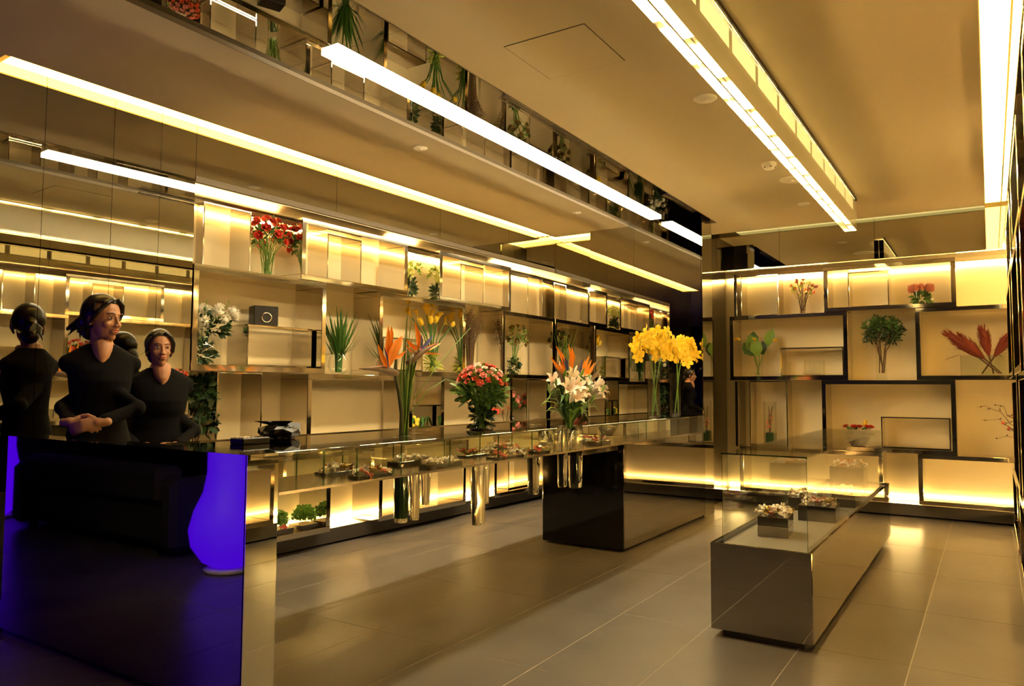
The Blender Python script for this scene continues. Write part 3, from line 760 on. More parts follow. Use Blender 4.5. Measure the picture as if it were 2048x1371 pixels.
for k, (y0, w) in enumerate(((4.00, .34), (4.34, .18))):
    x, z = -4.86, 0.192
    t = plant('herb_tray', ('wide' if k == 0 else 'narrow')+' tray of bright green leafy herbs on the bottom left shelf', 'plant', (x, y0, z), 'herb trays', True)
    part(t, 'tray', 'box_dark', (x-.08, x+.08, y0-w/2, y0+w/2, z, z+.03))
    foliage(t, (x, y0, z+.07), (.09, w/2*.95, .11), 900 if k == 0 else 450, .034, .026, 'leaf_light', -.1, 'herbs', .25, .8)
x, y, z = -4.83, 4.13, 0.192
t = plant('red_blossom', 'single red blossom lying between the herb trays on the bottom shelf', 'flowers', (x, y, z), None, True)
head(t, M_ANTH, (x, y, z+.03), (.6, 0, .8), .10); head(t, M_ROSE_RED, (x-.06, y+.0, z+.10), (.6, 0, .8), .05); stems(t, (x-.06, y, z), [(x-.06, y, z+.10), (x, y, z+.03)], .004)

# ---------------------------------------------------------------- back wall
x, y, z = -1.81, 9.08, 2.214
t = plant('wildflower_vase', 'small red and yellow blossoms in a flared glass vase, back shelves', 'flowers', (x, y, z))
vase(t, FLARE(.04, .10, .25), (x, y, z))
hs = cluster((x, y, z+.30), (.13, .08, .10), 16, -.4)
stems(t, (x, y, z+.02), [p for p, d in hs], .003, 'stem_brown')
foliage(t, (x, y, z+.28), (.12, .08, .10), 45, .045, .02, 'leaf_yellow', -.6)
for i, (p, d) in enumerate(hs): head(t, (M_ROSE_CORAL, M_STAR, M_PROTEA)[i % 3], p, d+Z*.3, .055)
x, y, z = -0.60, 9.08, 2.261
t = plant('protea_pot', 'pink protea buds packed in a low glass cylinder, back shelves', 'flowers', (x, y, z))
vase(t, CYL(.10, .16), (x, y, z)); foliage(t, (x, y, z+.08), (.08, .08, .07), 130, .06, .03, 'leaf_green', -1, 'leaves_in_vase', .4)
for k in range(10):
    a = k*2.4; R = .085*math.sqrt(k/9.); head(t, M_PROTEA, (x+R*1.15*math.cos(a), y+R*math.sin(a), z+.135), (math.cos(a)*R*3, math.sin(a)*R*3, 1), .10)
x, y, z = -2.32, 9.07, 1.501
t = plant('broadleaf_vase', 'large green leaves with yellow blooms in a narrow glass vase, back shelves', 'plant', (x, y, z))
vase(t, CYL(.05, .30), (x, y, z))
hs = [(x-.10, y, z+.36), (x+.03, y-.02, z+.33), (x+.12, y, z+.38), (x-.15, y-.03, z+.42)]
stems(t, (x, y, z+.02), hs, .005, 'stem_green')
for (p, q, w, m) in (((-.02, 0, .26), (-.10, .0, .50), .17, 'leaf_light'), ((-.05, -.02, .25), (-.17, -.03, .40), .14, 'leaf_green'), ((.0, -.03, .24), (-.02, -.05, .44), .15, 'leaf_light'), ((.05, 0, .26), (.06, -.02, .42), .10, 'leaf_dark'), ((.10, 0, .36), (.17, .0, .56), .12, 'leaf_light'), ((-.08, .03, .3), (-.06, .03, .54), .15, 'leaf_green')):
    p = Vector(p)+Vector((x, y, z)); q = Vector(q)+Vector((x, y, z)); m1 = p.lerp(q, .4)+Vector((0, -.02, 0)); m2 = p.lerp(q, .75)
    MB().blade([p, m1, m2, q], [.03, w, w*.8, .01], (1, .2, 0), .25).build('leaf', m, t)
head(t, M_TULIP, (x-.20, y-.03, z+.44), (-.6, -.3, .3), .055); head(t, M_TULIP, (x+.17, y-.02, z+.42), (.8, -.3, .1), .065); head(t, M_CALLA, (x-.02, y-.06, z+.40), (0, -.4, .8), .06)
x, y, z = -1.70, 9.11, 1.514
t = plant('glass_cube_vase', 'empty square glass vase inside the thin-edged box of the back shelves', 'vase', (x, y, z))
vase(t, CYL(.115, .17), (x, y, z), n=4, name='glass_wall'); MB().box(x-.08, x+.08, y-.08, y+.08, z, z+.012).build('glass_base', 'glass_clear', t)
x, y, z = -1.00, 9.06, 1.454
t = plant('leafy_bouquet', 'dense dark green leafy bouquet in a tall clear vase, back shelves', 'plant', (x, y, z))
vase(t, CYL(.055, .33), (x, y, z))
hs = cluster((x+.02, y, z+.53), (.15, .10, .12), 15, -.7)
stems(t, (x, y, z+.08), [p for p, d in hs][::2], .0055, 'stem_brown')
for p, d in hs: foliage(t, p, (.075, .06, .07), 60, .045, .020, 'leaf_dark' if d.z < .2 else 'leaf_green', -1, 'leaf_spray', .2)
x, y, z = -0.02, 9.05, 1.501
t = plant('red_protea_vase', 'dark red spiky proteas leaning in a wide clear glass box, back shelves', 'flowers', (x, y, z))
b = MB()
for (a0, a1, b0, b1) in ((-.235, .235, -.08, -.075), (-.235, .235, .075, .08), (-.235, -.23, -.075, .075), (.23, .235, -.075, .075)): b.box(x+a0, x+a1, y+b0, y+b1, z, z+.21)
b.box(x-.23, x+.23, y-.075, y+.075, z, z+.008); b.build('glass_box', 'glass_clear', t)
for (bx, tx, th, tz) in ((.10, -.36, .40, .46), (.12, -.26, .30, .42), (.05, -.04, .48, .50), (-.05, .24, .46, .47)):
    p0 = Vector((x+bx, y, z+.02)); p1 = Vector((x+tx, y-.03, z+tz)); ax = (p1-p0); L = ax.length; ax.normalize(); q = to(ax)
    MB().tube([p0, p0.lerp(p1, .5)], [.007, .009], 6).build('stem', 'stem_brown', t)
    b = MB(); b.lathe([(.008, 0), (.028, .05), (.042, .12), (.034, .20), (.018, .24)], 10)
    for k in range(120):
        zz = rnd(.02, .24); a = rnd(0, 2*PI); rr = .012+.036*math.sin(min(1, zz/.24)*PI*.85); c, s_ = math.cos(a), math.sin(a)
        b.blade([(rr*.7*c, rr*.7*s_, zz), (rr*1.05*c, rr*1.05*s_, zz+.02), ((rr*1.1+.006)*c, (rr*1.1+.006)*s_, zz+.042)], [.008, .010, .001], (-s_, c, 0), .2)
    for k in range(12):
        a = rnd(0, 2*PI); c, s_ = math.cos(a), math.sin(a); b.tube([(.01*c, .01*s_, .22), (.03*c, .03*s_, .28)], [.002, .001], 3, cap=False)
    o = b.build('protea_head', 'protea_red', t, local=True); o.location = p0.lerp(p1, .38)-t.location; o.rotation_mode = 'QUATERNION'; o.rotation_quaternion = q
    o.scale = (1.15, 1.15, L*.62/.26)
foliage(t, (x-.02, y, z+.22), (.30, .05, .05), 18, .16, .006, 'stem_brown', -.3, 'dry_leaves', .5, 0)
x, y, z = -2.20, 9.08, 0.703
t = plant('orchid_cube_vase', 'thin red-flecked twigs in a tall square vase with green block, back shelves', 'plant', (x, y, z))
vase(t, CYL(.075, .50), (x, y, z), n=4); part(t, 'moss_block', 'leaf_dark', (x-.045, x+.045, y-.045, y+.045, z+.01, z+.14), bev=.01)
b = MB()
for k in range(6):
    pts = [Vector((x+rnd(-.02, .02), y, z+.14))]
    for q in range(4): pts.append(pts[-1]+Vector((rnd(-.022, .022), rnd(-.02, .02), rnd(.06, .09))))
    b.tube(pts, .0025, 4, cap=False)
b.build('twigs', 'dried', t)['kind'] = 'stuff'
for k in range(14): head(t, M_ROSE_CORAL, (x+rnd(-.045, .045), y-.03+rnd(-.03, .03), z+rnd(.2, .38)), rdir(), .022)
x, y, z = -1.25, 9.06, 0.732
t = plant('red_flower_bowl', 'row of flat red blooms in a low bowl behind the glass case', 'flowers', (x, y, z))
MB().lathe([(0, 0), (.07, 0), (.13, .10), (.125, .10), (0, .02)], 24, (x, y, z)).build('bowl', 'box_dark', t)
hs = [(x+dx, y+dy, z+.20) for dx, dy in ((-.12, 0), (-.05, .04), (.02, -.02), (.06, .05), (.13, 0), (-.03, -.06), (.10, -.05))]
stems(t, (x, y, z+.05), hs, .003); foliage(t, (x, y, z+.14), (.12, .08, .05), 60, .06, .025, 'leaf_green')
for i, p in enumerate(hs): head(t, M_ROSE_RED if i != 3 else M_TULIP, p, Vector((p[0]-x, p[1]-y, .35)), .085)
# ---------------------------------------------------------------- right wall (at the frame edge and in the mirrors)
x, y, z = 0.30, 7.15, 0.732
t = plant('berry_twigs', 'bare twigs with small buds reaching out from the right-hand shelves', 'plant', (x, y, z))
vase(t, CYL(.05, .22), (x, y, z))
b = MB(); tips = []
for k in range(9):
    p = Vector((x, y, z+.03)); tgt = Vector((rnd(-.10, .22), y+rnd(-.25, .25), z+rnd(.10, .62)))
    pts = [p]
    for q in range(1, 7):
        f_ = q/6; pts.append(p.lerp(tgt, f_)+Vector((rnd(-.02, .02), rnd(-.02, .02), rnd(-.015, .015)+.10*math.sin(f_*PI))))
    b.tube(pts, [.004-.0005*i for i in range(7)], 4, cap=False)
    for q in range(3, 7):
        d = rdir(-.3, .8)*rnd(.03, .07); b.tube([pts[q], pts[q]+d], [.0018, .001], 3, cap=False); tips.append(pts[q]+d); b.ell(pts[q]+d*.5, .006, nu=5, nv=4)
b.build('twigs', 'stem_brown', t)['kind'] = 'stuff'
for p in tips[::4]: head(t, M_ROSE_CORAL, p, rdir(), .03, 'bud')
red_bouquet((0.33, 3.42, 1.46+.0), 'red ranunculus bouquet on the right-hand shelves, seen in the left mirrors', False).location.z = 1.50
x, y, z = 0.33, 6.45, 1.455
t = plant('clipped_shrub', 'small clipped green shrub in a dark pot on the right-hand shelves', 'plant', (x, y, z))
MB().lathe([(0, 0), (.05, 0), (.07, .10), (.065, .10), (0, .09)], 20, (x, y, z)).build('pot', 'box_dark', t)
foliage(t, (x, y, z+.19), (.12, .13, .09), 260, .04, .03, 'leaf_green', -.6, 'foliage', .5)
x, y, z = 0.33, 4.65, 1.455
t = plant('coral_rose_vase', 'coral roses in a clear cylinder on the right-hand shelves, seen in mirrors', 'flowers', (x, y, z))
vase(t, CYL(.06, .22), (x, y, z)); hs = cluster((x, y, z+.34), (.12, .14, .12), 14, -.4)
stems(t, (x, y, z+.03), [p for p, d in hs], .003); foliage(t, (x, y, z+.30), (.12, .14, .1), 90, .06, .03, 'leaf_green')
for p, d in hs: head(t, M_ROSE_CORAL, p, d+Z*.3, .075)
# ================================================================== flowers on the counter
CZ = 1.0705
def hanging_vase(x, y, zb, r0, r1, label, group='acrylic vases hanging through the counter'):
    t = thing('hanging_vase', label, 'vase', (x, y, zb), group)
    h = CZ-zb
    MB().lathe([(0, 0), (r0*.9, 0), (r0, .012), (r0+(r1-r0)*.25, h*.25), (r0+(r1-r0)*.7, h*.6), (r1, h), (0, h)], 24, (x, y, zb)).build('tube', 'acrylic', t)
    return t
# bird of paradise
X, Y = -2.88, 3.32
t = thing('bird_of_paradise', 'two orange bird of paradise blooms with tall grass standing in the counter', 'flowers', (X, Y, CZ))
def lp(y, z, dx=0): return Vector((X+dx, y, z))
MB().tube([lp(3.30, CZ, .01), lp(3.29, 1.20, .02), lp(3.262, 1.33, .02), lp(3.225, 1.43, .02), lp(3.18, 1.45, .02)], [.014, .012, .011, .011, .014], 8).build('stem', 'stem_dark', t)
MB().tube([lp(3.34, CZ, -.01), lp(3.37, 1.25, 0), lp(3.39, 1.40, 0), lp(3.40, 1.50, 0), lp(3.41, 1.54, 0)], [.013, .011, .010, .011, .014], 8).build('stem', 'stem_dark', t)
MB().tube([lp(3.30, 1.30, .0), lp(3.265, 1.45, -.01), lp(3.275, 1.58, -.01)], [.010, .012, .004], 7).build('bract', 'stem_dark', t)
def spathe(p0, p1, w, up=.02):
    d = p1-p0; b = MB()
    b.tube([p0, p0+d*.18+Z*up*.4, p0+d*.5+Z*up, p1], [w*.7, w, w*.62, .002], 8); b.build('spathe', 'spathe', t)
    MB().blade([p0+Z*w*.7, p0+d*.4+Z*(up+w*.85), p1+Z*.002], [w*.5, w*.5, .003], (1, 0, 0), .6).build('spathe_edge', 'spathe_edge', t)
spathe(lp(3.24, 1.43, .02), lp(2.90, 1.447, .06), .026, .012)
spathe(lp(3.36, 1.49, .0), lp(3.60, 1.625, .04), .024, .01)
def sepal(pts, w, m='petal_orange'):
    n = len(pts); ws = [w*.35, w, w*.85, .004] if n == 4 else [w*.5, w, .004]
    MB().blade(pts, ws, (.5, 1, 0), .5).build('petal', m, t)
sepal([lp(3.165, 1.46, .02), lp(3.19, 1.54, .03), lp(3.235, 1.60, .03), lp(3.275, 1.645, .03)], .055)
sepal([lp(3.17, 1.47, .01), lp(3.18, 1.56, .0), lp(3.185, 1.64, 0), lp(3.187, 1.70, 0)], .030)
sepal([lp(3.19, 1.50, -.01), lp(3.225, 1.58, -.02), lp(3.235, 1.66, -.02), lp(3.236, 1.70, -.02)], .030)
sepal([lp(3.15, 1.45, .03), lp(3.11, 1.50, .04), lp(3.07, 1.545, .05), lp(3.05, 1.585, .05)], .026)
sepal([lp(3.24, 1.51, 0), lp(3.29, 1.535, .01), lp(3.315, 1.56, .02)], .02)
sepal([lp(3.15, 1.46, .04), lp(3.125, 1.52, .05), lp(3.10, 1.57, .05)], .012, 'petal_blue')
for pts, w in (([lp(3.45, 1.58), lp(3.43, 1.64, .02), lp(3.405, 1.68, .03), lp(3.385, 1.735, .03)], .030), ([lp(3.44, 1.57), lp(3.38, 1.585, .04), lp(3.33, 1.60, .05), lp(3.29, 1.625, .05)], .03),
               ([lp(3.44, 1.56), lp(3.37, 1.56, .04), lp(3.32, 1.565, .06), lp(3.27, 1.59, .06)], .026), ([lp(3.46, 1.57), lp(3.52, 1.585, .03), lp(3.57, 1.605, .04), lp(3.62, 1.62, .04)], .03),
               ([lp(3.47, 1.58), lp(3.485, 1.63, -.01), lp(3.49, 1.68, -.02)], .02), ([lp(3.50, 1.56), lp(3.56, 1.55, .03), lp(3.62, 1.555, .05)], .024)):
    sepal(pts, w)
sepal([lp(3.45, 1.58, .03), lp(3.49, 1.62, .04), lp(3.54, 1.66, .04)], .022, 'petal_blue'); sepal([lp(3.44, 1.58, .03), lp(3.44, 1.63, .04), lp(3.43, 1.66, .04)], .014, 'petal_blue')
for k in range(22):
    a = rnd(-.06, .10); H = rnd(.35, .78); l = rnd(-.02, .10)
    MB().blade([(X+rnd(-.02, .02), Y+.01+a*.2, CZ), (X+rnd(-.03, .03), Y+.02+a*.5, CZ+H*.5), (X+rnd(-.05, .05), Y+.03+a+l*.5, CZ+H)], [.008, .010, .001], (rnd(.2, 1), rnd(-1, 1), 0), .3).build('grass_blade', 'leaf_green' if k % 3 else 'leaf_light', t)
for pts in ([lp(3.40, 1.20), lp(3.52, 1.33, .02), lp(3.68, 1.40, .03), lp(3.85, 1.38, .03), lp(3.96, 1.32, .03)], [lp(3.42, 1.28), lp(3.60, 1.47, .02), lp(3.78, 1.62, .03), lp(3.93, 1.73, .03), lp(3.95, 1.74, .03)]):
    MB().tube(pts, [.003, .003, .0025, .002, .001], 4).build('grass_blade', 'leaf_light', t)
# coral roses
X, Y = -2.88, 4.12
t = thing('coral_roses', 'round bouquet of coral and pink spray roses standing in the counter', 'flowers', (X, Y, CZ))
MB().lathe([(.075, .0), (.085, .006), (.075, .012), (.06, .006), (.075, 0)], 28, (X, Y, CZ)).build('collar_ring', 'box_dark', t)
hs = cluster((X, Y, CZ+.285), (.15, .165, .145), 56, .10)
stems(t, (X, Y, CZ), [p for p, d in hs], .003, 'stem_green', .4)
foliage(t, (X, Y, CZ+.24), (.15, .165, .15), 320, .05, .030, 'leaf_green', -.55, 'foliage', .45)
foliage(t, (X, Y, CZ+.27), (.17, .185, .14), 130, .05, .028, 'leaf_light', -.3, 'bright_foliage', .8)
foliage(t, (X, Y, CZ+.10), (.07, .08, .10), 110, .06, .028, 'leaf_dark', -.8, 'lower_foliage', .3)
for i, (p, d) in enumerate(hs): head(t, (M_ROSE_CORAL, M_ROSE_PINK, M_ROSE_CORAL, M_ROSE_PINK, M_ROSE_WHITE)[i % 5], p, d+Z*.35, rnd(.045, .060))
for k in range(10):
    p = Vector((X+rnd(-.15, .15), Y+rnd(-.18, .18), CZ+rnd(.30, .42))); head(t, M_BUD, p, rdir(.2, 1), .03, 'bud')
# lilies
X, Y = -2.665, 4.97
t = thing('lily_arrangement', 'white lilies with strelitzia tips and upright grass in the counter', 'flowers', (X, Y, CZ))
hs = [(Vector((X+dx, Y+dy, CZ+dz)), Vector((dx+.35, dy*1.6, .30))) for dx, dy, dz in ((.10, -.22, .27), (.12, -.13, .29), (.13, -.17, .21), (.13, .10, .24), (.14, .17, .22), (.12, .24, .27), (.12, .20, .30), (.05, .28, .24), (.02, -.05, .33), (.08, .03, .31), (.10, -.04, .24), (-.08, .12, .3), (-.08, -.12, .3))]
for p, d in hs: head(t, M_LILY, p-d.normalized()*.08, d, rnd(.15, .18), 'lily')
stems(t, (X, Y, CZ-.02), [p-d.normalized()*.08 for p, d in hs], .006, 'stem_green', .3)
for k in range(18):
    p = Vector((X+rnd(-.05, .14), Y+rnd(-.28, .30), CZ+rnd(.16, .40))); head(t, M_BUD if k % 3 else M_BUDW, p, Vector((p.x-X+.1, p.y-Y, .35)), rnd(.08, .12), 'bud')
for k in range(90):
    a = rnd(0, 2*PI); H = rnd(.04, .32); R = rnd(.08, .22); c, s_ = math.cos(a), math.sin(a)
    MB().blade([(X+.02*c, Y+.03*s_, CZ+H*.5), (X+R*.5*c, Y+R*.6*s_, CZ+H+.05), (X+R*.8*c, Y+R*1.05*s_, CZ+H+.06), (X+R*.95*c, Y+R*1.35*s_, CZ+H+rnd(-.02, .06))], [.012, .038, .028, .003], (-s_, c, 0), .3).build('leaf', 'leaf_light' if k % 2 else 'leaf_green', t)
for k in range(30):
    l = rnd(-.12, .12); H = rnd(.5, .74); 
    MB().blade([(X-.02, Y+l*.2, CZ), (X-.03+rnd(-.03, .03), Y+l*.7, CZ+H*.6), (X+rnd(-.06, .06), Y+l*1.4, CZ+H)], [.006, .008, .001], (rnd(.2, 1), rnd(-1, 1), 0), .3).build('grass_blade', 'leaf_green' if k % 2 else 'leaf_light', t)
for (dy, dz, m) in ((-.30, .50, 'petal_orange'), (-.24, .58, 'petal_orange'), (-.20, .47, 'petal_orange'), (-.10, .60, 'petal_orange'), (-.06, .58, 'petal_orange'), (.10, .50, 'petal_orange'), (.15, .53, 'petal_orange'), (.18, .50, 'petal_orange'), (.22, .48, 'petal_orange'), (-.26, .44, 'spathe'), (-.18, .54, 'petal_blue'), (.26, .50, 'spathe'), (.30, .44, 'spathe'), (.06, .50, 'petal_blue'), (.30, .36, 'spathe_edge')):
    p1 = Vector((X+.06, Y+dy*1.35, CZ+dz)); p0 = Vector((X+.03, Y+dy*.55, CZ+dz-.16))
    MB().blade([p0, p0.lerp(p1, .5)+Vector((.01, 0, .01)), p1], [.02, .034, .003], (.3, 1, 0), .5).build('petal', m, t)
# cymbidium orchids
for (X, Y, Hh, lab) in ((-2.61, 6.50, .44, 'yellow orchid stems in the nearer tall glass cylinder on the counter end'), (-2.71, 7.32, .44, 'yellow orchid stems in the farther tall glass cylinder on the counter end')):
    t = thing('yellow_orchids', lab, 'flowers', (X, Y, CZ), 'yellow orchids')
    vs_ = MB().lathe([(.055, .03), (.055, Hh)], 28, (X, Y, CZ)).build('vase', 'glass_clear', t)
    MB().lathe([(0, 0), (.055, 0), (.055, .03), (.0535, .03), (0, .03)], 28, (X, Y, CZ)).build('vase_foot', 'glass_clear', t).parent = vs_
    MB().lathe([(0, Hh*.72), (.054, Hh*.72)], 28, (X, Y, CZ)).build('water_surface', 'glass_clear', t).parent = vs_
    sp = ((.0, -.20, .80), (.05, -.05, .78), (.06, .12, .80)) if Y < 7 else ((.03, -.04, .78), (.05, .14, .80))
    for (dx, dy, H) in sp:
        b0 = Vector((X+rnd(-.03, .03), Y-dy*.2, CZ+.04)); tip = Vector((X+dx, Y+dy, CZ+H)); drop = tip+Vector((dx*.8, dy*.9+.02, -.22))
        mid = b0.lerp(tip, .55)+Vector((0, -dy*.15, 0))
        MB().tube([b0, mid, tip-Z*.05], [.006, .005, .004], 6).build('stem', 'stem_green', t)
        MB().tube([tip-Z*.05, tip+Vector((dx*.3, dy*.3, .01)), drop], [.004, .003, .002], 5).build('spike', 'stem_green', t)
        for k in range(20):
            f_ = k/19.; p = (mid.lerp(tip, .62+f_*.38) if f_ < .45 else tip.lerp(drop, (f_-.45)/.55)) + Vector((rnd(-.05, .07), rnd(-.07, .07), rnd(-.03, .03)))
            head(t, M_ORCHID, p, Vector((rnd(.2, 1), rnd(-1, .3), rnd(-.3, .3))), rnd(.12, .15), spin=rnd(-.5, .5))
# vases under the counter
hv = hanging_vase(-2.88, 3.32, 0.575, .040, .050, 'hanging acrylic vase full of green stems below the bird of paradise')
b = MB()
for k in range(16): a = k*2.4; r = .030*math.sqrt(k/16.); b.tube([(-2.88+r*math.cos(a), 3.32+r*math.sin(a), .60), (-2.88+r*.6*math.cos(a), 3.32+r*.6*math.sin(a), 1.06)], .005, 5)
b.build('stems_inside', 'leaf_green', hv)['kind'] = 'stuff'
hanging_vase(-2.98, 3.56, 0.545, .028, .045, 'tapered clear hanging vase just right of the stem-filled one')
hanging_vase(-3.14, 3.86, 0.585, .026, .040, 'smallest clear hanging vase, behind the tapered pair')
hanging_vase(-2.88, 4.09, 0.447, .046, .054, 'longest clear hanging vase below the coral roses')
hanging_vase(-3.05, 4.42, 0.53, .026, .036, 'slim hanging vase half hidden behind the longest one')
hanging_vase(-2.97, 4.95, 0.54, .040, .060, 'tapered hanging vase nearest the black pedestal')
t_ = hanging_vase(-2.69, 4.90, 0.62, .034, .040, 'left one of the two hanging vases before the black pedestal')
t_ = hanging_vase(-2.645, 5.02, 0.605, .050, .058, 'right one of the two hanging vases before the black pedestal')
# ================================================================== sweets
b = MB(); b.ell((0, 0, 0), (.020, .011, .010), nu=8, nv=5)
for s_ in (-1, 1):
    for k in range(5):
        a = 2*PI*k/5; b.blade([(s_*.016, 0, 0), (s_*.026, .006*math.cos(a), .006*math.sin(a)), (s_*.036, .014*math.cos(a), .014*math.sin(a))], [.006, .008, .012], (0, -math.sin(a), math.cos(a)), .2)
CANDY = []
for m in ('candy_white', 'candy_red', 'candy_gold'): CANDY.append(b.mesh('candy', m))
thin_glass('wrapper', (.95, .93, .92), boost=3.0)
b = MB()
for k in range(26):
    p = Vector((rnd(-.5, .5), rnd(-.5, .5), rnd(0, .55))); q = [p+Vector((rnd(-.2, .2), rnd(-.2, .2), rnd(-.1, .18))) for _ in range(4)]
    b.add(q, [(0, 1, 2), (0, 2, 3)])
WRAP = b.mesh('wrapper', 'wrapper')
def candies(t, x, y, z, w, l, n, lay=2, white=.6):
    for k in range(n):
        m = CANDY[0] if random.random() < white else random.choice(CANDY[1:])
        p = Vector((x+rnd(-w, w), y+rnd(-l, l), z+.012+rnd(0, lay*.014))) - t.location
        q = Euler((rnd(-.4, .4), rnd(-.5, .5), rnd(0, PI))).to_quaternion(); link(m, 'candy', t, p, q, rnd(.8, 1.1))
    link(WRAP, 'wrapper', t, Vector((x, y, z+.01))-t.location, None, (w*2.0, l*2.0, .05))
def candy_tray(name, label, x, y, z, w, l, h, n, white=.6, rot=0, two=False, group='sweets trays'):
    t = thing(name, label, 'sweets box', (x, y, z), group)
    if two:
        part(t, 'lower_box', 'box_steel', (x-w, x+w, y-l, y+l, z, z+h*.5), bev=.002); part(t, 'upper_box', 'box_dark', (x-w, x+w, y-l, y+l, z+h*.5+.003, z+h), bev=.002)
        part(t, 'seam_line', 'chrome', (x-w+.002, x+w-.002, y-l+.002, y+l-.002, z+h*.5, z+h*.5+.003))
    else:
        part(t, 'box', 'box_dark', (x-w, x+w, y-l, y+l, z, z+h), bev=.002)
    candies(t, x, y, z+h, w*.8, l*.85, n, 2 if h > .05 else 1, white)
    t.rotation_euler.z = rot
    return t
IZ = 0.4925
candy_tray('sweets_box', 'two-tone sweets box heaped with wrapped candy, nearest end of island case', -1.10, 4.64, IZ, .085, .13, .115, 34, .75, 0.10, True)
candy_tray('sweets_box', 'long dark sweets box with clear bags, second along the island case', -0.98, 5.32, IZ, .115, .12, .10, 26, .8, .05)
candy_tray('sweets_box', 'dark sweets box at the left side, third along the island case', -1.15, 5.75, IZ, .09, .14, .09, 24, .8, 0)
candy_tray('sweets_box', 'low sweets box by the right glass, fourth along the island case', -0.93, 6.10, IZ, .08, .14, .09, 22, .6, 0)
candy_tray('sweets_box', 'tall stack of bagged sweets, farthest in the island case', -1.02, 6.85, IZ, .13, .14, .22, 34, .5, 0)
CF = 0.9015
candy_tray('sweets_tray', 'red and white wrapped sweets, first tray in the counter showcase', -2.655, 2.82, CF, .042, .12, .012, 11, .6)
candy_tray('sweets_tray', 'dark tray of clear-wrapped sweets, second in the counter showcase', -2.655, 3.40, CF, .042, .15, .022, 8, .9)
candy_tray('sweets_tray', 'sweets with gold pieces, third tray in the counter showcase', -2.655, 4.08, CF, .042, .17, .012, 13, .55)
candy_tray('sweets_tray', 'tray of red sweets close to the lilies, fourth in the showcase', -2.665, 4.52, CF, .042, .08, .012, 6, .25)
candy_tray('sweets_tray', 'golden sweets on a dark stand past the lilies in the showcase', -2.665, 5.45, CF, .045, .14, .03, 11, .2)
# small things on the worktop beside the staff
t = thing('card_terminal', 'small dark payment terminal on the counter beside the staff', 'terminal', (-3.08, 2.42, CZ))
tb = part(t, 'body', 'black_plastic', (-3.13, -3.03, 2.34, 2.50, CZ, CZ+.03), bev=.004); part(t, 'screen', 'steel_dark', (-3.115, -3.045, 2.44, 2.49, CZ+.0301, CZ+.032)).parent = tb
for i in range(3):
    for j in range(3): part(t, 'key', 'white_plastic', (-3.115+i*.026, -3.097+i*.026, 2.355+j*.024, 2.371+j*.024, CZ+.0301, CZ+.034)).parent = tb
t = thing('wrapping_paper', 'crumpled black wrapping paper bundle behind the counter', 'paper', (-3.25, 2.75, CZ))
b = MB(); b.ell((-3.25, 2.75, CZ+.035), (.09, .12, .035), nu=14, nv=7)
b.v = [(p[0]+rnd(-.018, .018), p[1]+rnd(-.018, .018), max(CZ, p[2]+rnd(-.012, .022))) for p in b.v]; b.smooth = [False]*len(b.f); b.build('paper', 'black_plastic', t)
b = MB()
for k in range(8): b.add([(-3.25+rnd(-.1, .1), 2.75+rnd(-.12, .12), CZ+.02+rnd(0, .08)) for _ in range(3)], [(0, 1, 2)])
b.build('torn_edges', 'black_plastic', t)
# ================================================================== lounge behind the camera (seen in the black panel)
def blue_lamp(x, y, label):
    t = thing('glowing_floor_lamp', label, 'floor lamp', (x, y, 0), 'blue floor lamps')
    MB().lathe([(0, 0.0), (.16, 0.0), (.18, .02), (.14, .035), (0, .035)], 28, (x, y, 0)).build('base', 'white_plastic', t)
    MB().lathe([(.10, .03), (.19, .08), (.265, .19), (.285, .31), (.25, .45), (.19, .58), (.165, .72), (.165, 1.02), (.17, 1.30), (.185, 1.42), (.17, 1.44), (0, 1.44)], 32, (x, y, 0)).build('shade', 'lamp_blue', t)
blue_lamp(-4.76, 0.42, 'blue glowing bottle-shaped floor lamp mirrored in the counter front panel')
blue_lamp(-8.62, 0.35, 'second blue floor lamp mirrored at the far left of the counter panel')
t = thing('sofa', 'dark upholstered sofa mirrored in the black counter panel', 'sofa', (-6.7, 0.1, 0))
part(t, 'seat_base', 'fabric_dark', (-7.75, -5.55, -.25, .45, .08, .40), bev=.04)
part(t, 'backrest', 'fabric_dark', (-7.75, -5.55, .25, .50, .40, .70), bev=.05)
part(t, 'arm', 'fabric_dark', (-7.95, -7.76, -.25, .50, .05, .62), bev=.05); part(t, 'arm', 'fabric_dark', (-5.54, -5.35, -.25, .50, .05, .62), bev=.05)
for k in range(3): part(t, 'cushion', 'fabric_dark', (-7.70+k*.72, -7.02+k*.72, -.24, .24, .401, .50), bev=.03)
for xx in (-7.7, -5.6):
    for yy in (-.2, .4): part(t, 'foot', 'black_plastic', (xx-.03, xx+.03, yy-.03, yy+.03, 0, .08))
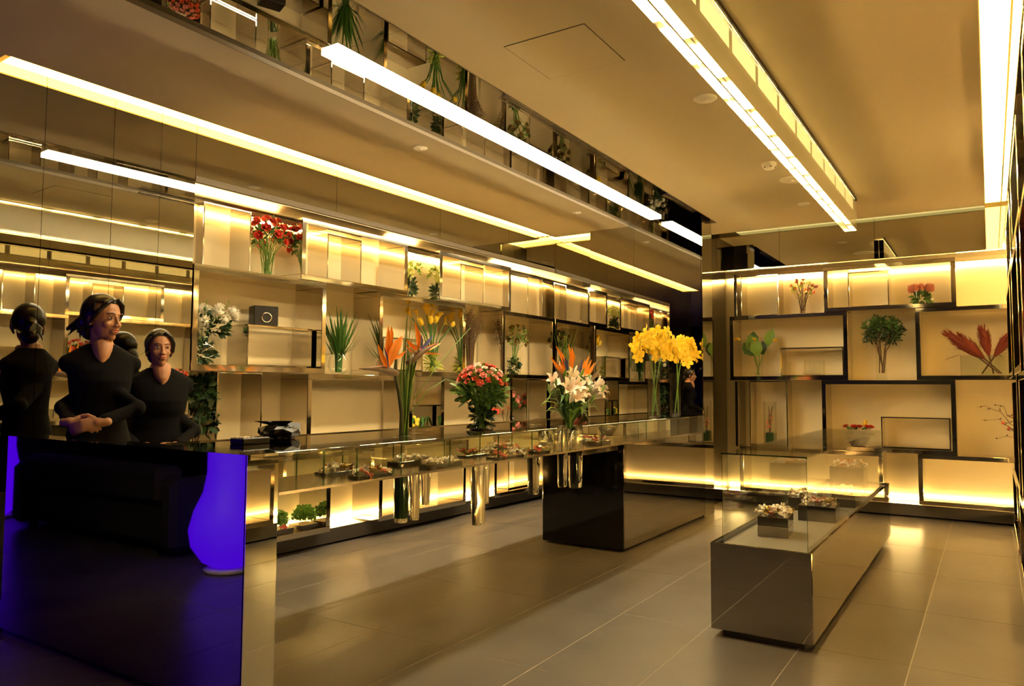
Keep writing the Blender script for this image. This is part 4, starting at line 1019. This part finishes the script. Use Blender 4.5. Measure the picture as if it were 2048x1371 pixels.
# ================================================================== the two women behind the counter
mat('skin', (0.46, 0.22, 0.11), 0.5, vary=0.06, scale=9)
mat('lips', (0.48, 0.14, 0.10), 0.45)
mat('eye_white', (0.62, 0.56, 0.50), 0.25)
mat('eye_dark', (0.012, 0.008, 0.006), 0.15)
mat('hair', (0.010, 0.007, 0.006), 0.35, vary=0.3, scale=60)
mat('cloth_black', (0.0035, 0.0032, 0.0035), 0.9, spec=0.15, vary=0.15, scale=50)
def fuse(mb, voxel, smooth=3):
    me = bpy.data.meshes.new('tmp'); me.from_pydata(mb.v, [], mb.f); me.update()
    o = bpy.data.objects.new('tmp', me); COL.objects.link(o)
    md = o.modifiers.new('r', 'REMESH'); md.mode = 'VOXEL'; md.voxel_size = voxel; md.use_smooth_shade = True
    sm = o.modifiers.new('s', 'SMOOTH'); sm.iterations = smooth; sm.factor = 0.5
    dg = bpy.context.evaluated_depsgraph_get(); new = bpy.data.meshes.new_from_object(o.evaluated_get(dg))
    bpy.data.objects.remove(o); bpy.data.meshes.remove(me)
    new.polygons.foreach_set('use_smooth', [True]*len(new.polygons)); new.update()
    return new
def fused(name, mb, m, parent, voxel=0.007, smooth=3):
    L = parent.location; mb.v = [(p[0]-L[0], p[1]-L[1], p[2]-L[2]) for p in mb.v]
    me = fuse(mb, voxel, smooth); me.materials.clear(); me.materials.append(MATS[m]); me.name = name
    o = bpy.data.objects.new(name, me); COL.objects.link(o); o.parent = parent; return o
def limb(b, pts, rad, n=12):
    b.tube(pts, rad, n)
    for p, r in zip(pts, rad): b.ell(p, r, nu=12, nv=8)
def person(label, base, height, tf, hf, head_c, hs, arms, ponytail, hands_fn=None, sh=.158):
    t = thing('person', label, 'person', base, 'shop staff')
    bx, by, _ = base
    tf = Vector((tf[0], tf[1], 0)).normalized(); tr = Vector((tf.y, -tf.x, 0))   # torso front, her right-hand side is -tr in the picture
    hf = Vector((hf[0], hf[1], hf[2])).normalized(); hr = hf.cross(Z).normalized(); hu = hr.cross(hf)
    HC = Vector(head_c); k = hs/.235
    def hp(r, f, u): return HC + (hr*r + hf*f + hu*u)*k
    rotm = Matrix((hr, hf, hu)).transposed()
    rt = Matrix((tr, tf, Z)).transposed()
    def tp(r, f, z): return Vector((bx, by, 0)) + tr*r + tf*f + Z*z
    S_ = height/1.70
    zs, zw, zh = 1.417*S_, 1.07*S_, 0.92*S_
    body = MB(); wear = MB(); legs = MB()
    # head
    for c, r in (((0, -.012, .030), (.074, .092, .088)), ((0, .018, -.033), (.056, .066, .078)), ((0, .055, -.094), (.024, .022, .020)), ((0, .022, -.066), (.044, .052, .040)),
                 ((0, .068, .024), (.042, .015, .010)), ((.030, .058, -.030), (.024, .020, .022)), ((-.030, .058, -.030), (.024, .020, .022)), ((.076, -.006, -.014), (.010, .018, .030)), ((-.076, -.006, -.014), (.010, .018, .030)),
                 ((0, .102, -.036), (.0115, .010, .0095)), ((.012, .094, -.038), (.008, .010, .008)), ((-.012, .094, -.038), (.008, .010, .008)), ((0, .076, -.064), (.026, .016, .018))):
        body.ell(hp(*c), tuple(q*k for q in r), rotm, 16, 12)
    body.tube([hp(0, .082, .012), hp(0, .092, -.012), hp(0, .102, -.033)], [.006*k, .0075*k, .010*k], 10)
    nb = tp(0, -.015, zs+.035)
    limb(body, [hp(0, -.022, -.06), hp(0, -.026, -.11).lerp(nb, .4), nb], [.044*k, .042*k, .052*k])
    # torso: one loft from hips to neck
    prof = [(zh-.16*S_, .150, .105, -.012), (zh-.06*S_, .168, .118, -.012), (zh+.03*S_, .160, .110, -.008), (zw, .128, .092, 0), (zw+.08, .132, .094, .004), (zs-.22, .145, .108, .012), (zs-.16, .152, .116, .014), (zs-.10, .160, .104, .004), (zs-.05, .182, .084, -.006), (zs-.015, .168, .070, -.012), (zs+.018, .118, .060, -.014), (zs+.05, .066, .056, -.016), (zs+.08, .054, .052, -.016)]
    def torso(b, g, top):
        n = 24; vs = []; fs = []
        pf = [q for q in prof if q[0] <= top]
        for (z, rx, ry, fo) in pf:
            for i in range(n):
                a = 2*PI*i/n; vs.append(tp((rx+g)*math.cos(a), fo+(ry+g)*math.sin(a), z))
        for j in range(len(pf)-1):
            for i in range(n): fs.append((j*n+i, j*n+(i+1) % n, (j+1)*n+(i+1) % n, (j+1)*n+i))
        fs += [tuple(range(n))[::-1], tuple(range((len(pf)-1)*n, len(pf)*n))]
        b.add(vs, fs)
    torso(body, 0, 9); torso(wear, .010, zs+.055)
    # skin showing in the neckline
    body.tube([tp(0, .030, zs+.045), tp(0, .052, zs+.010), tp(0, .074, zs-.028), tp(0, .088, zs-.062)], [.058, .050, .034, .006], 12)
    for s, (el, wr) in zip((-1, 1), arms):
        shp = tp(s*sh, -.010, zs-.062)
        limb(body, [shp, Vector(el), Vector(wr)], [.046, .036, .026]); limb(wear, [shp, shp.lerp(Vector(el), .5), Vector(el), Vector(el).lerp(Vector(wr), .88)], [.054, .053, .049, .038])
    for s in (-1, 1):
        hip = tp(s*.085, -.005, zh-.05); kn = tp(s*.09, .02, .50*S_); an = tp(s*.09, -.02, .085)
        limb(body, [hip, kn, an], [.085, .055, .038]); limb(legs, [hip, kn, an+Z*.01], [.095, .072, .066])
        b = MB(); b.ell(tp(s*.09, .05, .035), (.042, .13, .038), rt, 14, 8); b.ell(tp(s*.09, -.03, .05), (.040, .05, .05), rt, 12, 8)
        b.v = [(p[0], p[1], max(0.001, p[2])) for p in b.v]; fused('shoe', b, 'black_plastic', t, .008, 2)
    if hands_fn: hands_fn(body)
    legs.ell(tp(0, -.01, zh), (.172, .126, .13), rt, 18, 12)
    fused('body', body, 'skin', t, .0055, 6)
    fused('sweater', wear, 'cloth_black', t, .008, 4)
    fused('trousers', legs, 'cloth_black', t, .010, 4)
    # hair
    hb = MB()
    sub = MB(); sub.ell((0, -.022, .034), (.087, .104, .096), None, 28, 20)
    keep = []
    for f in sub.f:
        c = sum((Vector(sub.v[i]) for i in f), Vector())/len(f)
        if not (c.y > .028 and c.z < .084) and not (c.z < -.02 and c.y > -.015) and not (c.z < .03 and c.y > .012): keep.append(f)
    # thicken the cap to a closed shell by doubling it inwards
    vs = list(sub.v); n = len(vs); inner = [(p[0]*.90, (p[1]+.022)*.90-.022, (p[2]-.034)*.90+.034) for p in vs]
    edge = {}
    for f in keep:
        for i in range(len(f)):
            e = (f[i], f[(i+1) % len(f)]); edge[e] = edge.get(e, 0)+1
    fs = [tuple(f) for f in keep] + [tuple(i+n for i in f[::-1]) for f in keep]
    for (a, b_) in list(edge):
        if (b_, a) not in edge: fs.append((b_, a, a+n, b_+n))
    hb.add([hp(*p) for p in vs+inner], fs)
    for s in (-1, 1):
        hb.tube([hp(s*.012, .070, .100), hp(s*.048, .066, .074), hp(s*.074, .040, .030), hp(s*.080, .006, -.018), hp(s*.070, -.03, -.055)], [.010*k, .013*k, .013*k, .010*k, .006*k], 10)
    if ponytail:
        hb.ell(hp(0, -.125, -.010), (.034*k, .036*k, .040*k), rotm, 12, 8)
        for q in range(7): hb.tube([hp(0, -.13, -.01), hp(-.02+rnd(-.03, .03), -.175, -.03+rnd(-.02, .02)), hp(-.02+rnd(-.05, .05), -.215+rnd(-.02, .02), -.085+rnd(-.03, .03))], [.020*k, .014*k, .004*k], 6)
        hb.ell(hp(0, -.085, -.07), (.050*k, .035*k, .045*k), rotm, 12, 8)
    else:
        hb.ell(hp(0, -.10, -.045), (.055*k, .045*k, .060*k), rotm, 12, 8)
    fused('hair', hb, 'hair', t, .006, 2)
    # face details
    for s in (-1, 1):
        ey = MB().ell(hp(s*.030, .0765, .000), (.0135*k, .006*k, .0055*k), rotm, 12, 8).build('eye', 'eye_white', t)
        MB().ell(hp(s*.030, .0815, .000), (.0058*k, .003*k, .0052*k), rotm, 10, 8).build('iris', 'eye_dark', t).parent = ey
        MB().tube([hp(s*.046, .070, .001), hp(s*.030, .0835, .0065), hp(s*.015, .080, .000)], [.0014*k, .0022*k, .001*k], 6).build('eyelid', 'hair', t)
        MB().tube([hp(s*.050, .071, .020), hp(s*.032, .0875, .026), hp(s*.013, .090, .021)], [.0014*k, .0032*k, .002*k], 6).build('eyebrow', 'hair', t)
    MB().tube([hp(-.024, .080, -.062), hp(-.008, .0925, -.058), hp(.008, .0925, -.058), hp(.024, .080, -.062)], [.001*k, .0042*k, .0042*k, .001*k], 8).build('upper_lip', 'lips', t)
    MB().tube([hp(-.022, .080, -.064), hp(0, .0925, -.069), hp(.022, .080, -.064)], [.001*k, .0052*k, .001*k], 8).build('lower_lip', 'lips', t)
    return t
def hand(b, wrist, d, nrm, side, curl, s=1.0):
    # palm and five bent fingers; d = pointing direction, nrm = back of the hand, side = towards the thumb
    d = Vector(d).normalized(); nrm = Vector(nrm); nrm = (nrm - d*nrm.dot(d)).normalized(); th = d.cross(nrm)*side
    w = Vector(wrist); R = Matrix((th, d, nrm)).transposed()
    b.ell(w+d*.045*s, (.038*s, .052*s, .016*s), R, 14, 10); limb(b, [w-d*.03*s, w+d*.01*s], [.026*s, .027*s])
    for i, (o, L) in enumerate(((.028, .070), (.010, .080), (-.010, .074), (-.027, .058))):
        p = w + d*.085*s + th*o*s; dirv = d.copy(); seg = L*s/2.4; pts = [p-d*.02*s, p]; a = curl
        for q in range(3):
            dirv = (dirv - nrm*a).normalized(); p = p + dirv*seg*(1.05-.15*q); pts.append(p)
        limb(b, pts, [.0098*s, .0096*s, .0090*s, .0082*s, .0074*s], 8)
    p = w + d*.025*s + th*.030*s; q = p + (th*.7+d*.7-nrm*.15).normalized()*.036*s; r = q + (th*.15+d*.95-nrm*.25).normalized()*.030*s
    limb(b, [p-th*.012*s, p, q, r], [.013*s, .013*s, .0105*s, .0088*s], 8)
# woman with tied-back hair, looking to the right, hands clasped
camdir = Vector((4.29, -2.33, 0)).normalized(); pr = Vector((.842, .539, 0))
b0 = (-4.29, 2.33, 0)
hc = Vector((-4.27, 2.325, 1.735))
ctr = Vector((-4.29, 2.33, 0)) + camdir*.235 - pr*.075 + Z*1.150
wl_, wr_ = ctr - pr*.085 - camdir*.02, ctr + pr*.085 - camdir*.015
def hands1(b):
    hand(b, wl_, pr*.9+camdir*.25, camdir*.75+Z*.55, -1, .55, 1.05)
    hand(b, wr_, -pr*.9+camdir*.45-Z*.15, camdir*.85+Z*.35, 1, .60, 1.05)
el1 = Vector((-4.29, 2.33, 0)) - pr*.205 + camdir*.0 + Z*1.225
er1 = Vector((-4.29, 2.33, 0)) + pr*.215 + camdir*.0 + Z*1.225
person('person in black v-neck sweater, hands clasped, head turned to the right', b0, 1.845, camdir+pr*.10, camdir*.42+pr*.95-Z*.05, hc, .262, [(el1, wl_), (er1, wr_)], True, hands1)
# smiling woman half hidden behind her
b1 = (-4.50, 2.83, 0); cd1 = Vector((4.50, -2.83, 0)).normalized(); pr1 = Vector((-cd1.y, cd1.x, 0))
c1 = Vector(b1)
w1a, w1b = c1 - pr1*.13 + cd1*.16 + Z*.98, c1 + pr1*.10 + cd1*.18 + Z*.98
def hands2(b):
    hand(b, w1a, pr1*.7+cd1*.4-Z*.2, cd1*.6+Z*.7, -1, .35); hand(b, w1b, -pr1*.7+cd1*.5-Z*.2, cd1*.6+Z*.7, 1, .35)
person('person in black top facing the camera, half hidden behind the other', b1, 1.70, cd1+pr1*.15, cd1+pr1*.22, c1+cd1*.03-pr1*.01+Z*1.592, .233, [(c1 - pr1*.20 + Z*1.06, w1a), (c1 + pr1*.205 + Z*1.06, w1b)], False, hands2, .150)

# ================================================================== turn the left wall with everything on it
bpy.context.view_layer.update()
for o in LEFTWALL:
    o.matrix_world = TURN @ o.matrix_world
